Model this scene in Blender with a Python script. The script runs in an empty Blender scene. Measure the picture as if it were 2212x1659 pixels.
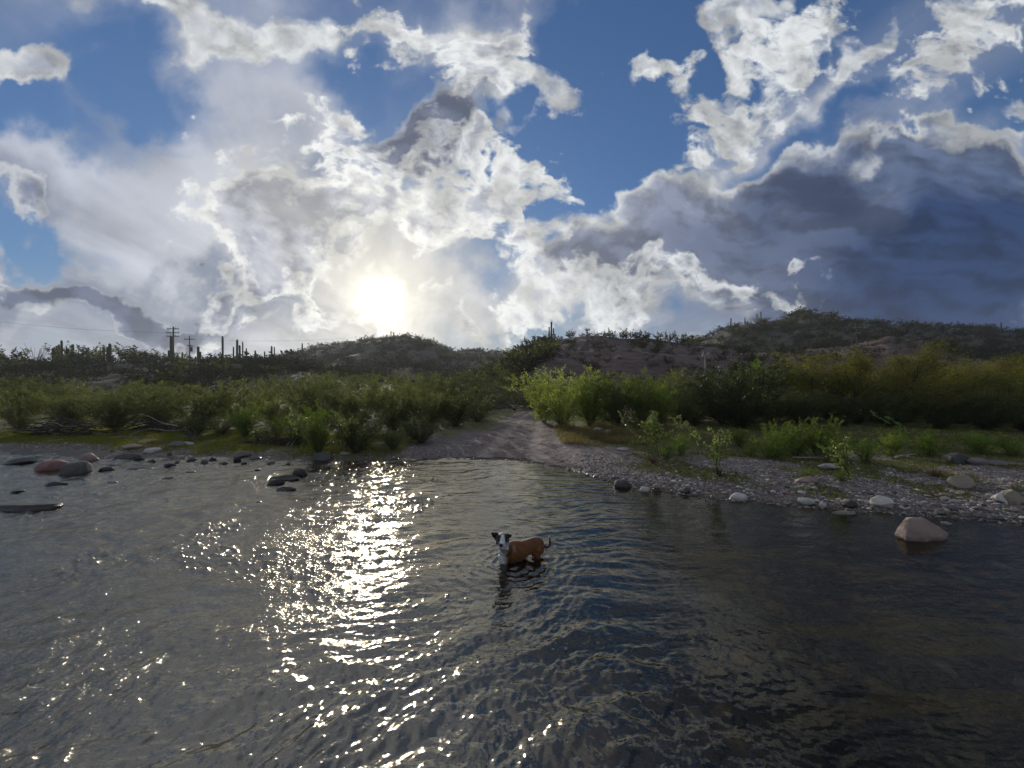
import bpy, bmesh, math, random
import numpy as np
from mathutils import Vector, Matrix

sc = bpy.context.scene
COL = sc.collection
rad = math.radians

# ------------------------------------------------------------------ camera
CAMZ = 1.6
cam_d = bpy.data.cameras.new("camera"); cam_d.lens = 13.5; cam_d.sensor_width = 36.0
cam_d.clip_start = 0.05; cam_d.clip_end = 8000
cam = bpy.data.objects.new("camera", cam_d); COL.objects.link(cam)
cam.location = (0, 0, CAMZ); cam.rotation_euler = (rad(90), 0, 0)
sc.camera = cam
sc.view_settings.view_transform = 'Standard'; sc.view_settings.look = 'None'
sc.view_settings.exposure = 0.0; sc.view_settings.gamma = 1.0
sc.cycles.max_bounces = 8; sc.cycles.transparent_max_bounces = 24
sc.cycles.diffuse_bounces = 2; sc.cycles.glossy_bounces = 3
sc.cycles.caustics_reflective = False; sc.cycles.caustics_refractive = False
sc.cycles.sample_clamp_indirect = 4.0

# ------------------------------------------------------------------ sun
SUN_AZ = rad(-18.6)      # left of straight ahead (+Y)
SUN_EL = rad(11.9)
sdir = Vector((math.sin(SUN_AZ)*math.cos(SUN_EL), math.cos(SUN_AZ)*math.cos(SUN_EL), math.sin(SUN_EL)))
sun_d = bpy.data.lights.new("sun", 'SUN'); sun_d.energy = 3.3; sun_d.angle = rad(0.6)
sun_d.color = (1.0, 0.92, 0.79)
sun = bpy.data.objects.new("sun", sun_d); COL.objects.link(sun)
ldir = Vector((math.sin(SUN_AZ)*math.cos(SUN_EL+.018), math.cos(SUN_AZ)*math.cos(SUN_EL+.018), math.sin(SUN_EL+.018)))
sun.rotation_euler = ldir.to_track_quat('Z', 'Y').to_euler()

# ------------------------------------------------------------------ node helper
class NT:
    def __init__(s, tree): s.t = tree; s.n = tree.nodes; s.l = tree.links
    def new(s, typ, **kw):
        n = s.n.new(typ)
        for k, v in kw.items(): setattr(n, k, v)
        return n
    def put(s, inp, v):
        if v is None: return
        if isinstance(v, bpy.types.NodeSocket): s.l.new(v, inp)
        else:
            try: inp.default_value = v
            except Exception: inp.default_value = tuple(v) + (1,)
    def m(s, op, a, b=None, c=None, clamp=False):
        n = s.new('ShaderNodeMath', operation=op, use_clamp=clamp)
        for i, v in enumerate((a, b, c)):
            if v is not None: s.put(n.inputs[i], v)
        return n.outputs[0]
    def v(s, op, a, b=None, scale=None):
        n = s.new('ShaderNodeVectorMath', operation=op)
        s.put(n.inputs[0], a)
        if b is not None: s.put(n.inputs[1], b)
        if scale is not None: s.put(n.inputs['Scale'], scale)
        return n.outputs['Value'] if op in ('DOT_PRODUCT', 'LENGTH', 'DISTANCE') else n.outputs[0]
    def xyz(s, x, y, z):
        n = s.new('ShaderNodeCombineXYZ')
        for i, q in enumerate((x, y, z)): s.put(n.inputs[i], q)
        return n.outputs[0]
    def sep(s, v):
        n = s.new('ShaderNodeSeparateXYZ'); s.put(n.inputs[0], v); return n.outputs
    def mr(s, v, a, b, c=0.0, d=1.0, smooth=False):
        n = s.new('ShaderNodeMapRange', clamp=True)
        n.interpolation_type = 'SMOOTHSTEP' if smooth else 'LINEAR'
        for i, q in enumerate((v, a, b, c, d)): s.put(n.inputs[i], q)
        return n.outputs[0]
    def map(s, v, loc=(0, 0, 0), rot=(0, 0, 0), scale=(1, 1, 1), typ='POINT'):
        n = s.new('ShaderNodeMapping', vector_type=typ)
        s.put(n.inputs[0], v); s.put(n.inputs['Location'], loc); s.put(n.inputs['Rotation'], rot); s.put(n.inputs['Scale'], scale)
        return n.outputs[0]
    def noise(s, v, scale, detail=3, rough=.5, dist=0.0, dim='3D', color=False, w=0, lac=2.0):
        n = s.new('ShaderNodeTexNoise', noise_dimensions=dim)
        if dim != '1D': s.put(n.inputs['Vector'], v)
        if dim in ('4D', '1D'): s.put(n.inputs['W'], w)
        s.put(n.inputs['Scale'], scale); s.put(n.inputs['Detail'], detail)
        s.put(n.inputs['Roughness'], rough); s.put(n.inputs['Distortion'], dist); s.put(n.inputs['Lacunarity'], lac)
        return n.outputs['Color' if color else 0]
    def voro(s, v, scale, feature='F1', out='Distance', rnd=1.0, dim='3D'):
        n = s.new('ShaderNodeTexVoronoi', feature=feature, voronoi_dimensions=dim)
        s.put(n.inputs['Vector'], v); s.put(n.inputs['Scale'], scale); s.put(n.inputs['Randomness'], rnd)
        return n.outputs[out]
    def mix(s, f, a, b, blend='MIX'):
        n = s.new('ShaderNodeMix', data_type='RGBA', blend_type=blend)
        s.put(n.inputs[0], f); s.put(n.inputs[6], a); s.put(n.inputs[7], b)
        return n.outputs[2]
    def mixf(s, f, a, b):
        n = s.new('ShaderNodeMix', data_type='FLOAT')
        s.put(n.inputs[0], f); s.put(n.inputs[2], a); s.put(n.inputs[3], b)
        return n.outputs[0]
    def ramp(s, f, stops, interp='LINEAR'):
        n = s.new('ShaderNodeValToRGB'); r = n.color_ramp; r.interpolation = interp
        while len(r.elements) < len(stops): r.elements.new(0.5)
        for e, (p, c) in zip(r.elements, stops):
            e.position = p; e.color = tuple(c) + (1,) if len(c) == 3 else c
        s.put(n.inputs[0], f)
        return n.outputs[0]

def C3(r, g, b):
    f = lambda c: (c/255/12.92) if c <= 10 else ((c/255+.055)/1.055)**2.4
    return (f(r), f(g), f(b), 1)
# ------------------------------------------------------------------ world: sky with clouds, all by direction
def build_world():
    w = bpy.data.worlds.new("World"); sc.world = w; w.use_nodes = True
    w.cycles.sampling_method = 'MANUAL'; w.cycles.sample_map_resolution = 512
    T = NT(w.node_tree); T.n.clear()
    out = T.new('ShaderNodeOutputWorld'); bg = T.new('ShaderNodeBackground')
    bg.inputs[1].default_value = 0.1
    T.l.new(bg.outputs[0], out.inputs[0])
    D = T.new('ShaderNodeTexCoord').outputs['Generated']
    D = T.v('NORMALIZE', D)
    x, y, z = T.sep(D)
    # direction expressed as tangent offsets from due north (+Y)
    yy = T.m('MAXIMUM', y, 0.12)
    G = T.xyz(T.m('DIVIDE', x, yy), T.m('DIVIDE', z, yy), 0.0)
    # point on the flat cloud deck
    zz = T.m('ADD', T.m('MAXIMUM', z, 0.0), 0.13)
    P0 = T.xyz(T.m('DIVIDE', x, zz), T.m('DIVIDE', y, zz), 0.0)
    P = T.map(P0, rot=(0, 0, rad(-14)))          # streets run towards azimuth about -14
    Pst = T.v('MULTIPLY', P, (1.0, 0.45, 1.0))
    warpc = T.noise(Pst, 1.1, 3, .5, color=True)
    warp = T.v('SCALE', T.v('SUBTRACT', warpc, (.5, .5, .5)), scale=0.55)
    Q = T.v('ADD', Pst, warp)
    # turning G by noise keeps the edges of every cloud region ragged
    gw = T.v('SCALE', T.v('SUBTRACT', T.noise(G, 3.2, 5, .55, color=True), (.5, .5, .5)), scale=0.6)
    GW = T.v('ADD', G, gw)

    gs = T.sep(GW)
    chain = [0.0]                 # ties the blobs into one sequence, so that few values are alive at once

    def blobs(lst):
        acc = None
        for dx, dy, rx, ry, ang, wgt in lst:
            cx, cy = (dx-1106)/829.4, (829.4-dy)/829.4
            p = T.map(T.xyz(gs[0], gs[1], chain[0]), (cx, cy, 0), (0, 0, rad(ang)), (rx*1.22/829.4, ry*1.25/829.4, 1e6), 'TEXTURE')
            d = T.v('LENGTH', p)
            f = T.mr(d, 1.0, 0.0, 0.0, wgt, smooth=True)
            acc = f if acc is None else T.m('ADD', acc, f)
            chain[0] = acc
        return acc

    # ---------- clear sky
    sky = T.new('ShaderNodeTexSky', sky_type='NISHITA'); sky.sun_disc = False
    sky.sun_elevation = SUN_EL; sky.sun_rotation = SUN_AZ
    sky.altitude = 800; sky.air_density = 1.0; sky.dust_density = 0.6; sky.ozone_density = 2.5
    cosS = T.v('DOT_PRODUCT', D, tuple(sdir))
    ang = T.m('ARCCOSINE', T.m('MINIMUM', cosS, 0.999999))      # radians from the sun
    clear = T.mix(1.0, sky.outputs[0], SKY_TINT, 'MULTIPLY')
    lum = T.v('DOT_PRODUCT', clear, (.25, .55, .2))
    k = T.m('DIVIDE', 1.0, T.m('ADD', 1.0, T.m('POWER', T.m('MULTIPLY', lum, .17), 1.5)))
    clear = T.mix(1.0, clear, T.xyz(k, k, k), 'MULTIPLY')

    # pale air low over the horizon
    low = T.mr(z, 0.22, 0.0, 0, .8, True)
    fr = T.m('EXPONENT', T.m('MULTIPLY', ang, -2.2))
    airc = T.mix(fr, (1.9, 2.6, 4.1, 1), (9.0, 8.6, 8.2, 1))
    clear = T.mix(low, clear, airc)
    # ---------- noises
    nF = T.noise(T.v('ADD', Q, T.v('SCALE', gw, scale=.3)), 7.5, 5, .52)
    GS = T.v('ADD', G, T.v('SCALE', gw, scale=.30))
    Gp = T.v('MULTIPLY', GS, (1, 1.3, 1))
    rgt = T.mr(x, .25, .6)
    def billow(base):
        st = T.map(base, rot=(0, 0, rad(-24)), scale=(.55, 1.7, 1))
        n = T.new('ShaderNodeMix', data_type='VECTOR'); T.put(n.inputs[0], rgt); T.put(n.inputs[4], T.v('MULTIPLY', base, (1, 1.2, 1))); T.put(n.inputs[5], st)
        return n.outputs[1]
    nB = T.noise(billow(GS), 3.4, 7, .5)               # billows
    nA = T.m('ADD', T.m('MULTIPLY', T.noise(Q, 1.9, 8, .52), .52), T.m('MULTIPLY', nB, .48))
    nB2 = T.noise(billow(T.v('ADD', GS, (-.035, -.012, 0))), 3.4, 5, .5)   # same billows, a step away from the sun
    nP = T.m('ADD', T.m('MULTIPLY', T.noise(Gp, 6.5, 6, .55), .46), T.m('MULTIPLY', T.noise(Gp, 16, 5, .55), .56))
    nV = T.noise(T.v('MULTIPLY', P, (1.3, 0.30, 1)), 1.0, 7, .5, 0.2)    # veil
    # ---------- coverage fields
    covV = blobs(VEIL)
    covC = blobs(CUMULUS)
    covP = blobs(PUFFS)
    dark = blobs(DARK)
    hole = blobs(HOLES)

    hi = T.mr(z, .705, .77, 0, 1, True)                          # overhead, out of view: grey sheet added to mute water reflections, darker right
    covV = T.m('ADD', covV, T.m('MULTIPLY', hi, .9))
    dark = T.m('ADD', dark, T.m('MULTIPLY', hi, T.mr(x, -.1, .3, 0, 1.4)))
    back = T.mr(y, 0.25, -0.1)                                 # behind the viewer: plain broken cloud
    covC = T.m('ADD', covC, T.m('MULTIPLY', back, 0.42))
    clear = T.mix(T.m('MULTIPLY', T.m('MULTIPLY', T.m('MINIMUM', dark, 1.0), T.mr(x, 0.0, .5)), .75), clear, (.7, 1.15, 2.3, 1))
    # ---------- veil layer
    dV = T.mr(T.m('SUBTRACT', T.m('ADD', T.m('MULTIPLY', T.m('SUBTRACT', nV, .14), 1.85), covV), T.m('MULTIPLY', hole, .8)), 0.55, 1.35, 0, 1, True)
    glow1 = T.m('EXPONENT', T.m('MULTIPLY', ang, -3.2))
    glow2 = T.m('EXPONENT', T.m('MULTIPLY', ang, -9.0))
    vbright = T.m('ADD', T.mr(dark, 0, 1, 4.9, 1.9), T.m('MULTIPLY', glow1, 5.0))
    vmod = T.mr(T.m('ADD', T.m('MULTIPLY', T.noise(T.v('MULTIPLY', P, (1.7, .5, 1)), 1.7, 6, .55, .3), .6), T.m('MULTIPLY', nB, .4)), .33, .67, .58, 1.30)
    vcol = T.mix(T.m('MULTIPLY', glow1, 1.2, clamp=True), (.86, .92, 1.1, 1), (1.06, 1.0, .86, 1))
    vcol = T.mix(1.0, vcol, T.xyz(*(T.m('MULTIPLY', vbright, vmod),)*3), 'MULTIPLY')
    vcol = T.mix(T.m('MINIMUM', T.m('MULTIPLY', dark, .8), .8), vcol, (2.0, 2.5, 3.7, 1))
    col = T.mix(T.m('MULTIPLY', dV, .86), clear, vcol)

    # ---------- cumulus layer(s)
    def cloud(col, n, cov, lo, hi, dk, silver, lightdiff, body, wd=.22, t0=.12, t1=1.0, K=3.2, sh=None):
        raw = T.m('SUBTRACT', T.m('ADD', T.m('MULTIPLY', T.m('MULTIPLY', T.m('SUBTRACT', n, .5), K), T.m('MULTIPLY', cov, 4.0, clamp=True)), cov), T.m('MULTIPLY', hole, .7))
        a = T.mr(raw, lo, lo+wd, 0, 1, True)
        th = T.mr(raw, lo+.04, hi, 0, 1)
        th = T.m('ADD', th, T.m('MULTIPLY', T.m('SUBTRACT', sh, .5), .8))
        bright = T.m('ADD', silver, T.m('MULTIPLY', glow1, 3.2))
        cb = T.mix(T.m('MULTIPLY', glow1, 1.3, clamp=True), (.93, .97, 1.0, 1), (1.02, 1.0, .92, 1))
        cb = T.mix(1.0, cb, T.xyz(bright, bright, bright), 'MULTIPLY')
        dfar = T.mr(ang, .15, 1.1)
        cd = T.mix(dfar, (3.4, 3.6, 4.3, 1), body)
        cd = T.mix(T.m('MINIMUM', dk, 1.0), cd, T.mix(dfar, (1.9, 2.15, 2.9, 1), (.22, .48, 1.25, 1)))
        # lit side / shaded side
        lt = T.mr(lightdiff, -.05, .05, 1.25, .75)
        c = T.mix(T.mr(T.m('ADD', th, T.m('MULTIPLY', dk, .55)), t0, t1, 0, 1, True), cb, cd)
        c = T.mix(1.0, c, T.xyz(lt, lt, lt), 'MULTIPLY')
        return T.mix(a, col, c)
    ld = T.m('MULTIPLY', T.m('SUBTRACT', nB2, nB), 1.3)
    col = cloud(col, nA, covC, .24, 1.05, dark, 5.8, ld, (1.2, 1.6, 2.6, 1), .36, .14, 1.05, 2.3, nF)
    col = cloud(col, nP, covP, .28, 1.15, T.m('MULTIPLY', dark, .9), 6.5, T.m('MULTIPLY', ld, .8), (3.0, 3.3, 4.0, 1), .42, .40, 1.35, 3.4, nF)

    # ---------- aureole round the sun (the bright disc itself is the sun lamp)
    a1 = T.m('ADD', T.m('MULTIPLY', T.m('EXPONENT', T.m('MULTIPLY', T.m('POWER', T.m('DIVIDE', T.m('MULTIPLY', ang, T.m('ADD', .55, nF)), .030), 2.0), -1.0)), 40.0), T.m('MULTIPLY', T.m('EXPONENT', T.m('DIVIDE', ang, -.045)), 6.0))
    a2 = T.m('MULTIPLY', glow2, 2.0)
    au = T.m('ADD', a1, a2)
    au = T.mix(1.0, (1.0, .93, .76, 1), T.xyz(au, au, au), 'MULTIPLY')
    col = T.mix(1.0, col, au, 'ADD')
    # below the horizon: earth
    col = T.mix(T.mr(z, 0.0, -0.02), col, (.6, .55, .5, 1))
    T.put(bg.inputs[0], col)

SKY_TINT = (.75, .98, 1.25, 1)
#        x     y    rx   ry  angle weight   (1106, 829 = straight ahead on the horizon; angle anticlockwise)
VEIL = [(1000, 30, 330, 110, 0, .4), (600, -450, 1300, 420, 0, 1.0), (1500, -700, 900, 300, 0, .45), (180, 665, 620, 120, -4, 1.3), (280, 440, 600, 190, -24, .95), (640, 330, 420, 190, -30, .42), (2150, 660, 500, 110, 0, .9), (760, 560, 420, 200, 0, .8),  # blobs with negative y are unseen, added to whiten the water reflections
        (260, 660, 620, 110, 0, .85), (900, 680, 500, 110, 0, .5), (700, 170, 330, 160, -20, .33), (1040, 60, 200, 160, 0, .3),
        (1950, 560, 700, 220, 15, .8), (1550, 640, 520, 110, 0, .5), (2250, 260, 420, 120, 25, .5), (1600, 330, 300, 90, 25, .4)]
CUMULUS = [(50, 130, 130, 85, -15, .62), (10, 440, 60, 90, 0, .6),
           (330, 30, 240, 85, -10, .62), (620, 25, 240, 110, -8, .72), (930, 10, 140, 50, 0, .35), (1060, 20, 120, 60, -30, .4),
           (940, 280, 220, 110, 14, .62), (1060, 170, 140, 110, 30, .50), (1190, 160, 130, 60, 0, .45), (870, 330, 130, 90, 0, .45),
           (150, 620, 420, 70, -4, .40), (520, 670, 300, 60, 0, .45),
           (1150, 470, 130, 50, 25, .5), (1330, 470, 250, 110, 30, .75), (1560, 430, 380, 150, 24, .85), (1430, 560, 430, 90, 5, .75),
           (1900, 500, 620, 200, 16, .95), (2160, 400, 330, 140, 22, .8), (1950, 620, 640, 130, 0, .9), (2250, 610, 400, 300, 0, 1.0), (250, 640, 330, 50, -3, .6), (60, 690, 200, 30, 0, .4),
           (1410, 110, 110, 45, 40, .62), (1600, 60, 170, 60, 65, .62), (1660, 150, 190, 75, 50, .62), (1740, 130, 170, 60, 50, .55), (1880, 90, 210, 45, 52, .58),
           (1850, 190, 140, 40, 50, .5), (2080, 60, 210, 60, 42, .66), (2000, 160, 190, 36, 45, .5),
           (2190, 140, 150, 40, 38, .58), (2180, 230, 120, 36, 30, .5), (1980, 340, 180, 34, 30, .5), (1760, 220, 120, 40, 30, .4), (1530, 200, 90, 35, 50, .42)]
PUFFS = [(830, 15, 200, 50, 0, .5), (1040, 70, 170, 90, 30, .5), (1060, 190, 120, 60, 20, .4), (590, 500, 260, 110, 15, .5), (640, 600, 200, 50, 5, .4), (800, 420, 440, 200, 15, .56), (1000, 470, 280, 120, 15, .62), (700, 250, 180, 90, 20, .42), (560, 560, 260, 90, 20, .45), (1060, 130, 150, 130, 30, .45),
         (600, 500, 260, 120, 10, .45), (1180, 400, 130, 60, 20, .5),
         (680, 690, 150, 40, 0, .5), (780, 670, 110, 35, 0, .45), (1040, 700, 200, 60, 0, .52), (1040, 560, 50, 40, 20, .45), (905, 640, 45, 22, 0, .5), (740, 640, 60, 18, 0, .4),
         (1250, 640, 360, 75, 8, .7), (1600, 620, 260, 50, 5, .45), (1130, 560, 160, 70, 20, .5), (1180, 500, 120, 60, 20, .42), (1500, 300, 110, 45, 30, .45), (400, 675, 60, 30, 0, .45), (500, 700, 110, 22, 0, .4),
         (1580, 230, 50, 40, 20, .35), (1540, 210, 50, 60, 20, .35), (1250, 190, 70, 80, 40, .5), (1440, 110, 110, 60, 40, .5), (1700, 100, 260, 130, 50, .42), (2050, 100, 320, 140, 42, .55), (1640, 150, 260, 170, 55, .36), (900, 60, 260, 60, 0, .45), (450, 240, 260, 70, -20, .3), (1030, 360, 160, 60, 0, .4), (560, 640, 200, 40, 0, .35), (850, 110, 70, 40, 40, .3)]
DARK = [(920, 290, 200, 100, 12, 1.25), (700, 330, 60, 50, 0, .5), (640, 640, 380, 70, -8, .3), (1620, 480, 420, 100, 26, .45), (2100, 580, 800, 260, 12, .95), (2250, 480, 400, 200, 20, .4),
        (1280, 560, 330, 70, 5, .35), (190, 640, 620, 75, -4, 1.2), (300, 740, 500, 40, 0, .5), (1700, 720, 700, 60, 0, .5), (20, 430, 90, 110, 0, .6), (2150, 640, 500, 120, 0, .6), (1750, 440, 200, 140, 35, .35)]
HOLES = [(1260, 300, 170, 120, 50, .6), (1000, 600, 120, 50, 10, .4), (60, 240, 300, 85, -25, .8), (300, 560, 180, 25, -25, .3), (420, 330, 120, 40, -30, .25), (70, 530, 240, 45, -20, .6),
         (330, 170, 280, 90, -20, .6), (760, 160, 160, 60, 0, .4), (820, 560, 160, 40, 10, .2), (1760, 300, 260, 45, 20, .45), (1300, 60, 100, 120, 0, .5), (1250, 710, 300, 30, 0, .5)]
build_world()
# ------------------------------------------------------------------ numpy noise
def _h(ix, iy, seed):
    n = (ix.astype(np.int64)*374761393 + iy.astype(np.int64)*668265263 + seed*1442695041) & 0x7fffffff
    n = ((n ^ (n >> 13))*1274126177) & 0x7fffffff
    return ((n ^ (n >> 16)) & 0xffffff)/float(0xffffff)
def gnoise(x, y, seed=0):
    x = np.asarray(x, float); y = np.asarray(y, float)
    ix, iy = np.floor(x), np.floor(y); fx, fy = x-ix, y-iy
    ux, uy = fx*fx*fx*(fx*(fx*6-15)+10), fy*fy*fy*(fy*(fy*6-15)+10)
    def g(dx, dy):
        a = _h(ix+dx, iy+dy, seed)*2*np.pi
        return np.cos(a)*(fx-dx)+np.sin(a)*(fy-dy)
    return ((g(0, 0)*(1-ux)+g(1, 0)*ux)*(1-uy)+(g(0, 1)*(1-ux)+g(1, 1)*ux)*uy)*1.5
def fbm(x, y, oct=4, seed=0, gain=.5):
    s = 0; a = 1; f = 1
    for o in range(oct):
        s = s+a*gnoise(x*f+o*17.3, y*f-o*9.1, seed+o); a *= gain; f *= 2.03
    return s
def sstep(a, b, x):
    t = np.clip((x-a)/(b-a), 0, 1); return t*t*(3-2*t)

# ------------------------------------------------------------------ terrain heights
# photo positions below are read off the picture (2212 px wide) and turned into ground points
def gp(dx, dy, z=0.0):
    """ground point (at height z) seen at picture position dx, dy"""
    Y = (CAMZ-z)*829.4/(dy-829.4); return ((dx-1106)/829.4*Y, Y)
SHORE = [gp(*p) for p in [(0, 962), (180, 972), (400, 985), (560, 990), (700, 997), (820, 992), (950, 991), (1060, 991), (1130, 995), (1250, 1020),
                          (1350, 1050), (1500, 1072), (1700, 1092), (1900, 1108), (2212, 1128)]]
SHORE = [(-60, 16.0), (-25, 11.5)] + SHORE + [(12, 3.2), (60, 0.5)]
SHX = np.array([p[0] for p in SHORE]); SHY = np.array([p[1] for p in SHORE])
def bankd(x, y):
    x = np.asarray(x, float); y = np.asarray(y, float)
    s = np.interp(x, SHX, SHY)+.10*gnoise(x*1.3, x*0+3, 5)+.05*gnoise(x*4, y*.5, 6)
    return y-s
def prof(pts):
    u = np.array([(p[0]-1106)/829.4 for p in pts]); v = np.array([(829.4-p[1])/829.4 for p in pts])
    return u, v
HILLS = [   # name, foot Y, crest Y, skyline
    ('left', 26, 78, prof([(-900, 800), (0, 800), (100, 790), (250, 786), (450, 787), (560, 790), (640, 797), (760, 812), (900, 835)])),
    ('mid', 60, 210, prof([(200, 830), (480, 800), (560, 784), (640, 768), (700, 752), (780, 742), (870, 730), (930, 744), (990, 764), (1060, 766), (1110, 770), (1180, 792), (1300, 800), (1500, 812)])),
    ('bluff', 26, 70, prof([(960, 836), (1060, 812), (1100, 788), (1130, 764), (1160, 746), (1200, 732), (1300, 728), (1400, 733), (1500, 742), (1600, 757), (1700, 762), (1800, 744), (1920, 729), (2020, 742), (2100, 768), (2300, 790), (3200, 800)])),
    ('right', 70, 135, prof([(1150, 835), (1300, 790), (1400, 770), (1480, 744), (1560, 721), (1650, 698), (1740, 681), (1850, 694), (1950, 708), (2100, 716), (2300, 718), (3200, 730)])),
]
def gz(x, y):
    x = np.asarray(x, float); y = np.asarray(y, float)
    b = bankd(x, y)
    land = .10*(1-np.exp(-np.maximum(b, 0)/.5))+.011*np.maximum(b, 0)*np.exp(-np.maximum(b, 0)/60)
    land = land+(.035*fbm(x*.9, y*.9, 3, 11)+.012*gnoise(x*5, y*5, 12))*sstep(0, 1.2, b)
    deep = -(.05+.27*(1-np.exp(np.minimum(b, 0)/.9)))*sstep(0, -.25, b)+.03*gnoise(x*1.4, y*1.4, 13)*sstep(0, -1, b)
    shal = sstep(-4.5, -9, x)*.20*sstep(4, 7, y)*sstep(0, -.3, b)          # riffle on the left is shallower
    z = np.where(b > 0, land, deep+shal)
    # low bank behind the viewer
    nb = -1.2-y+.3*gnoise(x*.7, y*0, 15)
    z = np.where(nb > -.8, np.maximum(z, -.30+.28*(nb+.8)/1.0), z); z = np.minimum(z, np.where(y < 0, .7, 1e9))
    u = x/np.maximum(y, 1.0); z0 = z
    for i, (nm, y0, yc, (pu, pv)) in enumerate(HILLS):
        zc = CAMZ+np.interp(u, pu, pv)*yc
        wob = 1+.10*gnoise(u*6, y/30, 31+i)
        t = np.clip((y*wob-y0)/(yc-y0), 0, 1)
        s = t*t*(3-2*t)*.65+t*.35
        if nm == 'bluff': s = np.clip(t*1.0, 0, 1)**.8
        r = z0+(zc-z0)*s
        r = r+fbm(x/9, y/9, 4, 41+i)*.05*np.maximum(r-.5, 0)*sstep(1, .6, t)
        gul = np.abs(gnoise(u*26+.6*gnoise(x/6, y/6, 51), y/26, 47+i))
        r = r-(.35-gul)*.05*np.maximum(r-1.5, 0)*sstep(1, .75, t)+.10*fbm(x/1.6, y/1.6, 3, 49)*sstep(1.0, 2.5, r)
        past = sstep(1.0, 3.0, y/yc); r = r*(1-.35*past)
        ok = (y > y0*.6) & (zc > .6)
        z = np.where(ok, np.maximum(z, r), z)
    return z
def gz1(x, y): return float(gz(np.array([x]), np.array([y]))[0])

# ------------------------------------------------------------------ mesh + object helpers
def mesh_np(name, V, F, smooth=False, attrs=None):
    """V (n,3); F (m,k) all faces with the same number of corners, or a list of such arrays"""
    me = bpy.data.meshes.new(name)
    Fs = F if isinstance(F, list) else [F]
    Fs = [np.asarray(f, dtype=np.int32) for f in Fs if len(f)]
    V = np.asarray(V, dtype=np.float32)
    me.vertices.add(len(V)); me.vertices.foreach_set('co', V.ravel())
    nl = sum(f.size for f in Fs); nf = sum(len(f) for f in Fs)
    me.loops.add(nl); me.loops.foreach_set('vertex_index', np.concatenate([f.ravel() for f in Fs]))
    me.polygons.add(nf)
    tot = np.concatenate([np.full(len(f), f.shape[1], dtype=np.int32) for f in Fs])
    me.polygons.foreach_set('loop_start', np.concatenate([[0], np.cumsum(tot)[:-1]]).astype(np.int32))
    me.polygons.foreach_set('loop_total', tot)
    me.polygons.foreach_set('use_smooth', np.full(nf, smooth, dtype=bool))
    me.update(calc_edges=True)
    for k, v in (attrs or {}).items():
        v = np.asarray(v, dtype=np.float32)
        if v.ndim == 1:
            a = me.attributes.new(k, 'FLOAT', 'POINT'); a.data.foreach_set('value', v)
        else:
            a = me.attributes.new(k, 'FLOAT_COLOR', 'POINT')
            a.data.foreach_set('color', np.hstack([v, np.ones((len(v), 1), np.float32)]).ravel())
    return me
def obj(name, me, mat=None, parent=None, loc=None, rz=0, scale=None):
    o = bpy.data.objects.new(name, me); COL.objects.link(o)
    if mat is not None and me is not None and not len(me.materials): me.materials.append(mat)
    if parent is not None: o.parent = parent
    if loc is not None: o.location = loc
    if rz: o.rotation_euler = (0, 0, rz)
    if scale is not None: o.scale = scale if hasattr(scale, '__len__') else (scale,)*3
    return o
def tag(o, label=None, cat=None, group=None, kind=None):
    if label: o['label'] = label
    if cat: o['category'] = cat
    if group: o['group'] = group
    if kind: o['kind'] = kind
    return o
def thing(name, label, cat, loc, rz=0, group=None, scale=None):
    o = obj(name, None, None, None, loc, rz, scale); o.empty_display_size = .1
    return tag(o, label, cat, group)
def copy_thing(src, loc, rz=0, scale=None, label=None, group=None):
    r = src.copy(); COL.objects.link(r); r.location = loc; r.rotation_euler = (0, 0, rz)
    if scale is not None: r.scale = scale if hasattr(scale, '__len__') else (scale,)*3
    if label: r['label'] = label
    if group: r['group'] = group
    for ch in src.children:
        c = ch.copy(); COL.objects.link(c); c.parent = r
        for g in ch.children:
            d = g.copy(); COL.objects.link(d); d.parent = c
    return r
ORD = ['first', 'second', 'third', 'fourth', 'fifth', 'sixth', 'seventh', 'eighth', 'ninth', 'tenth', 'eleventh', 'twelfth', 'thirteenth', 'fourteenth',
       'fifteenth', 'sixteenth', 'seventeenth', 'eighteenth', 'nineteenth', 'twentieth', 'twenty-first', 'twenty-second', 'twenty-third', 'twenty-fourth',
       'twenty-fifth', 'twenty-sixth', 'twenty-seventh', 'twenty-eighth', 'twenty-ninth', 'thirtieth']

# ------------------------------------------------------------------ materials
def new_mat(name):
    m = bpy.data.materials.new(name); m.use_nodes = True
    T = NT(m.node_tree); T.n.clear()
    out = T.new('ShaderNodeOutputMaterial')
    return m, T, out
def principled(T, out, col, rough=.8, spec=.3, bump=None, bstr=.5, bdist=.02, **kw):
    p = T.new('ShaderNodeBsdfPrincipled')
    T.put(p.inputs['Base Color'], col); T.put(p.inputs['Roughness'], rough); T.put(p.inputs['Specular IOR Level'], spec)
    if bump is not None:
        b = T.new('ShaderNodeBump'); T.put(b.inputs['Height'], bump); b.inputs['Strength'].default_value = bstr; b.inputs['Distance'].default_value = bdist
        T.l.new(b.outputs[0], p.inputs['Normal'])
    T.l.new(p.outputs[0], out.inputs[0]); return p
def attr(T, name, out='Fac'): 
    n = T.new('ShaderNodeAttribute'); n.attribute_name = name; return n.outputs[out]

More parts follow.
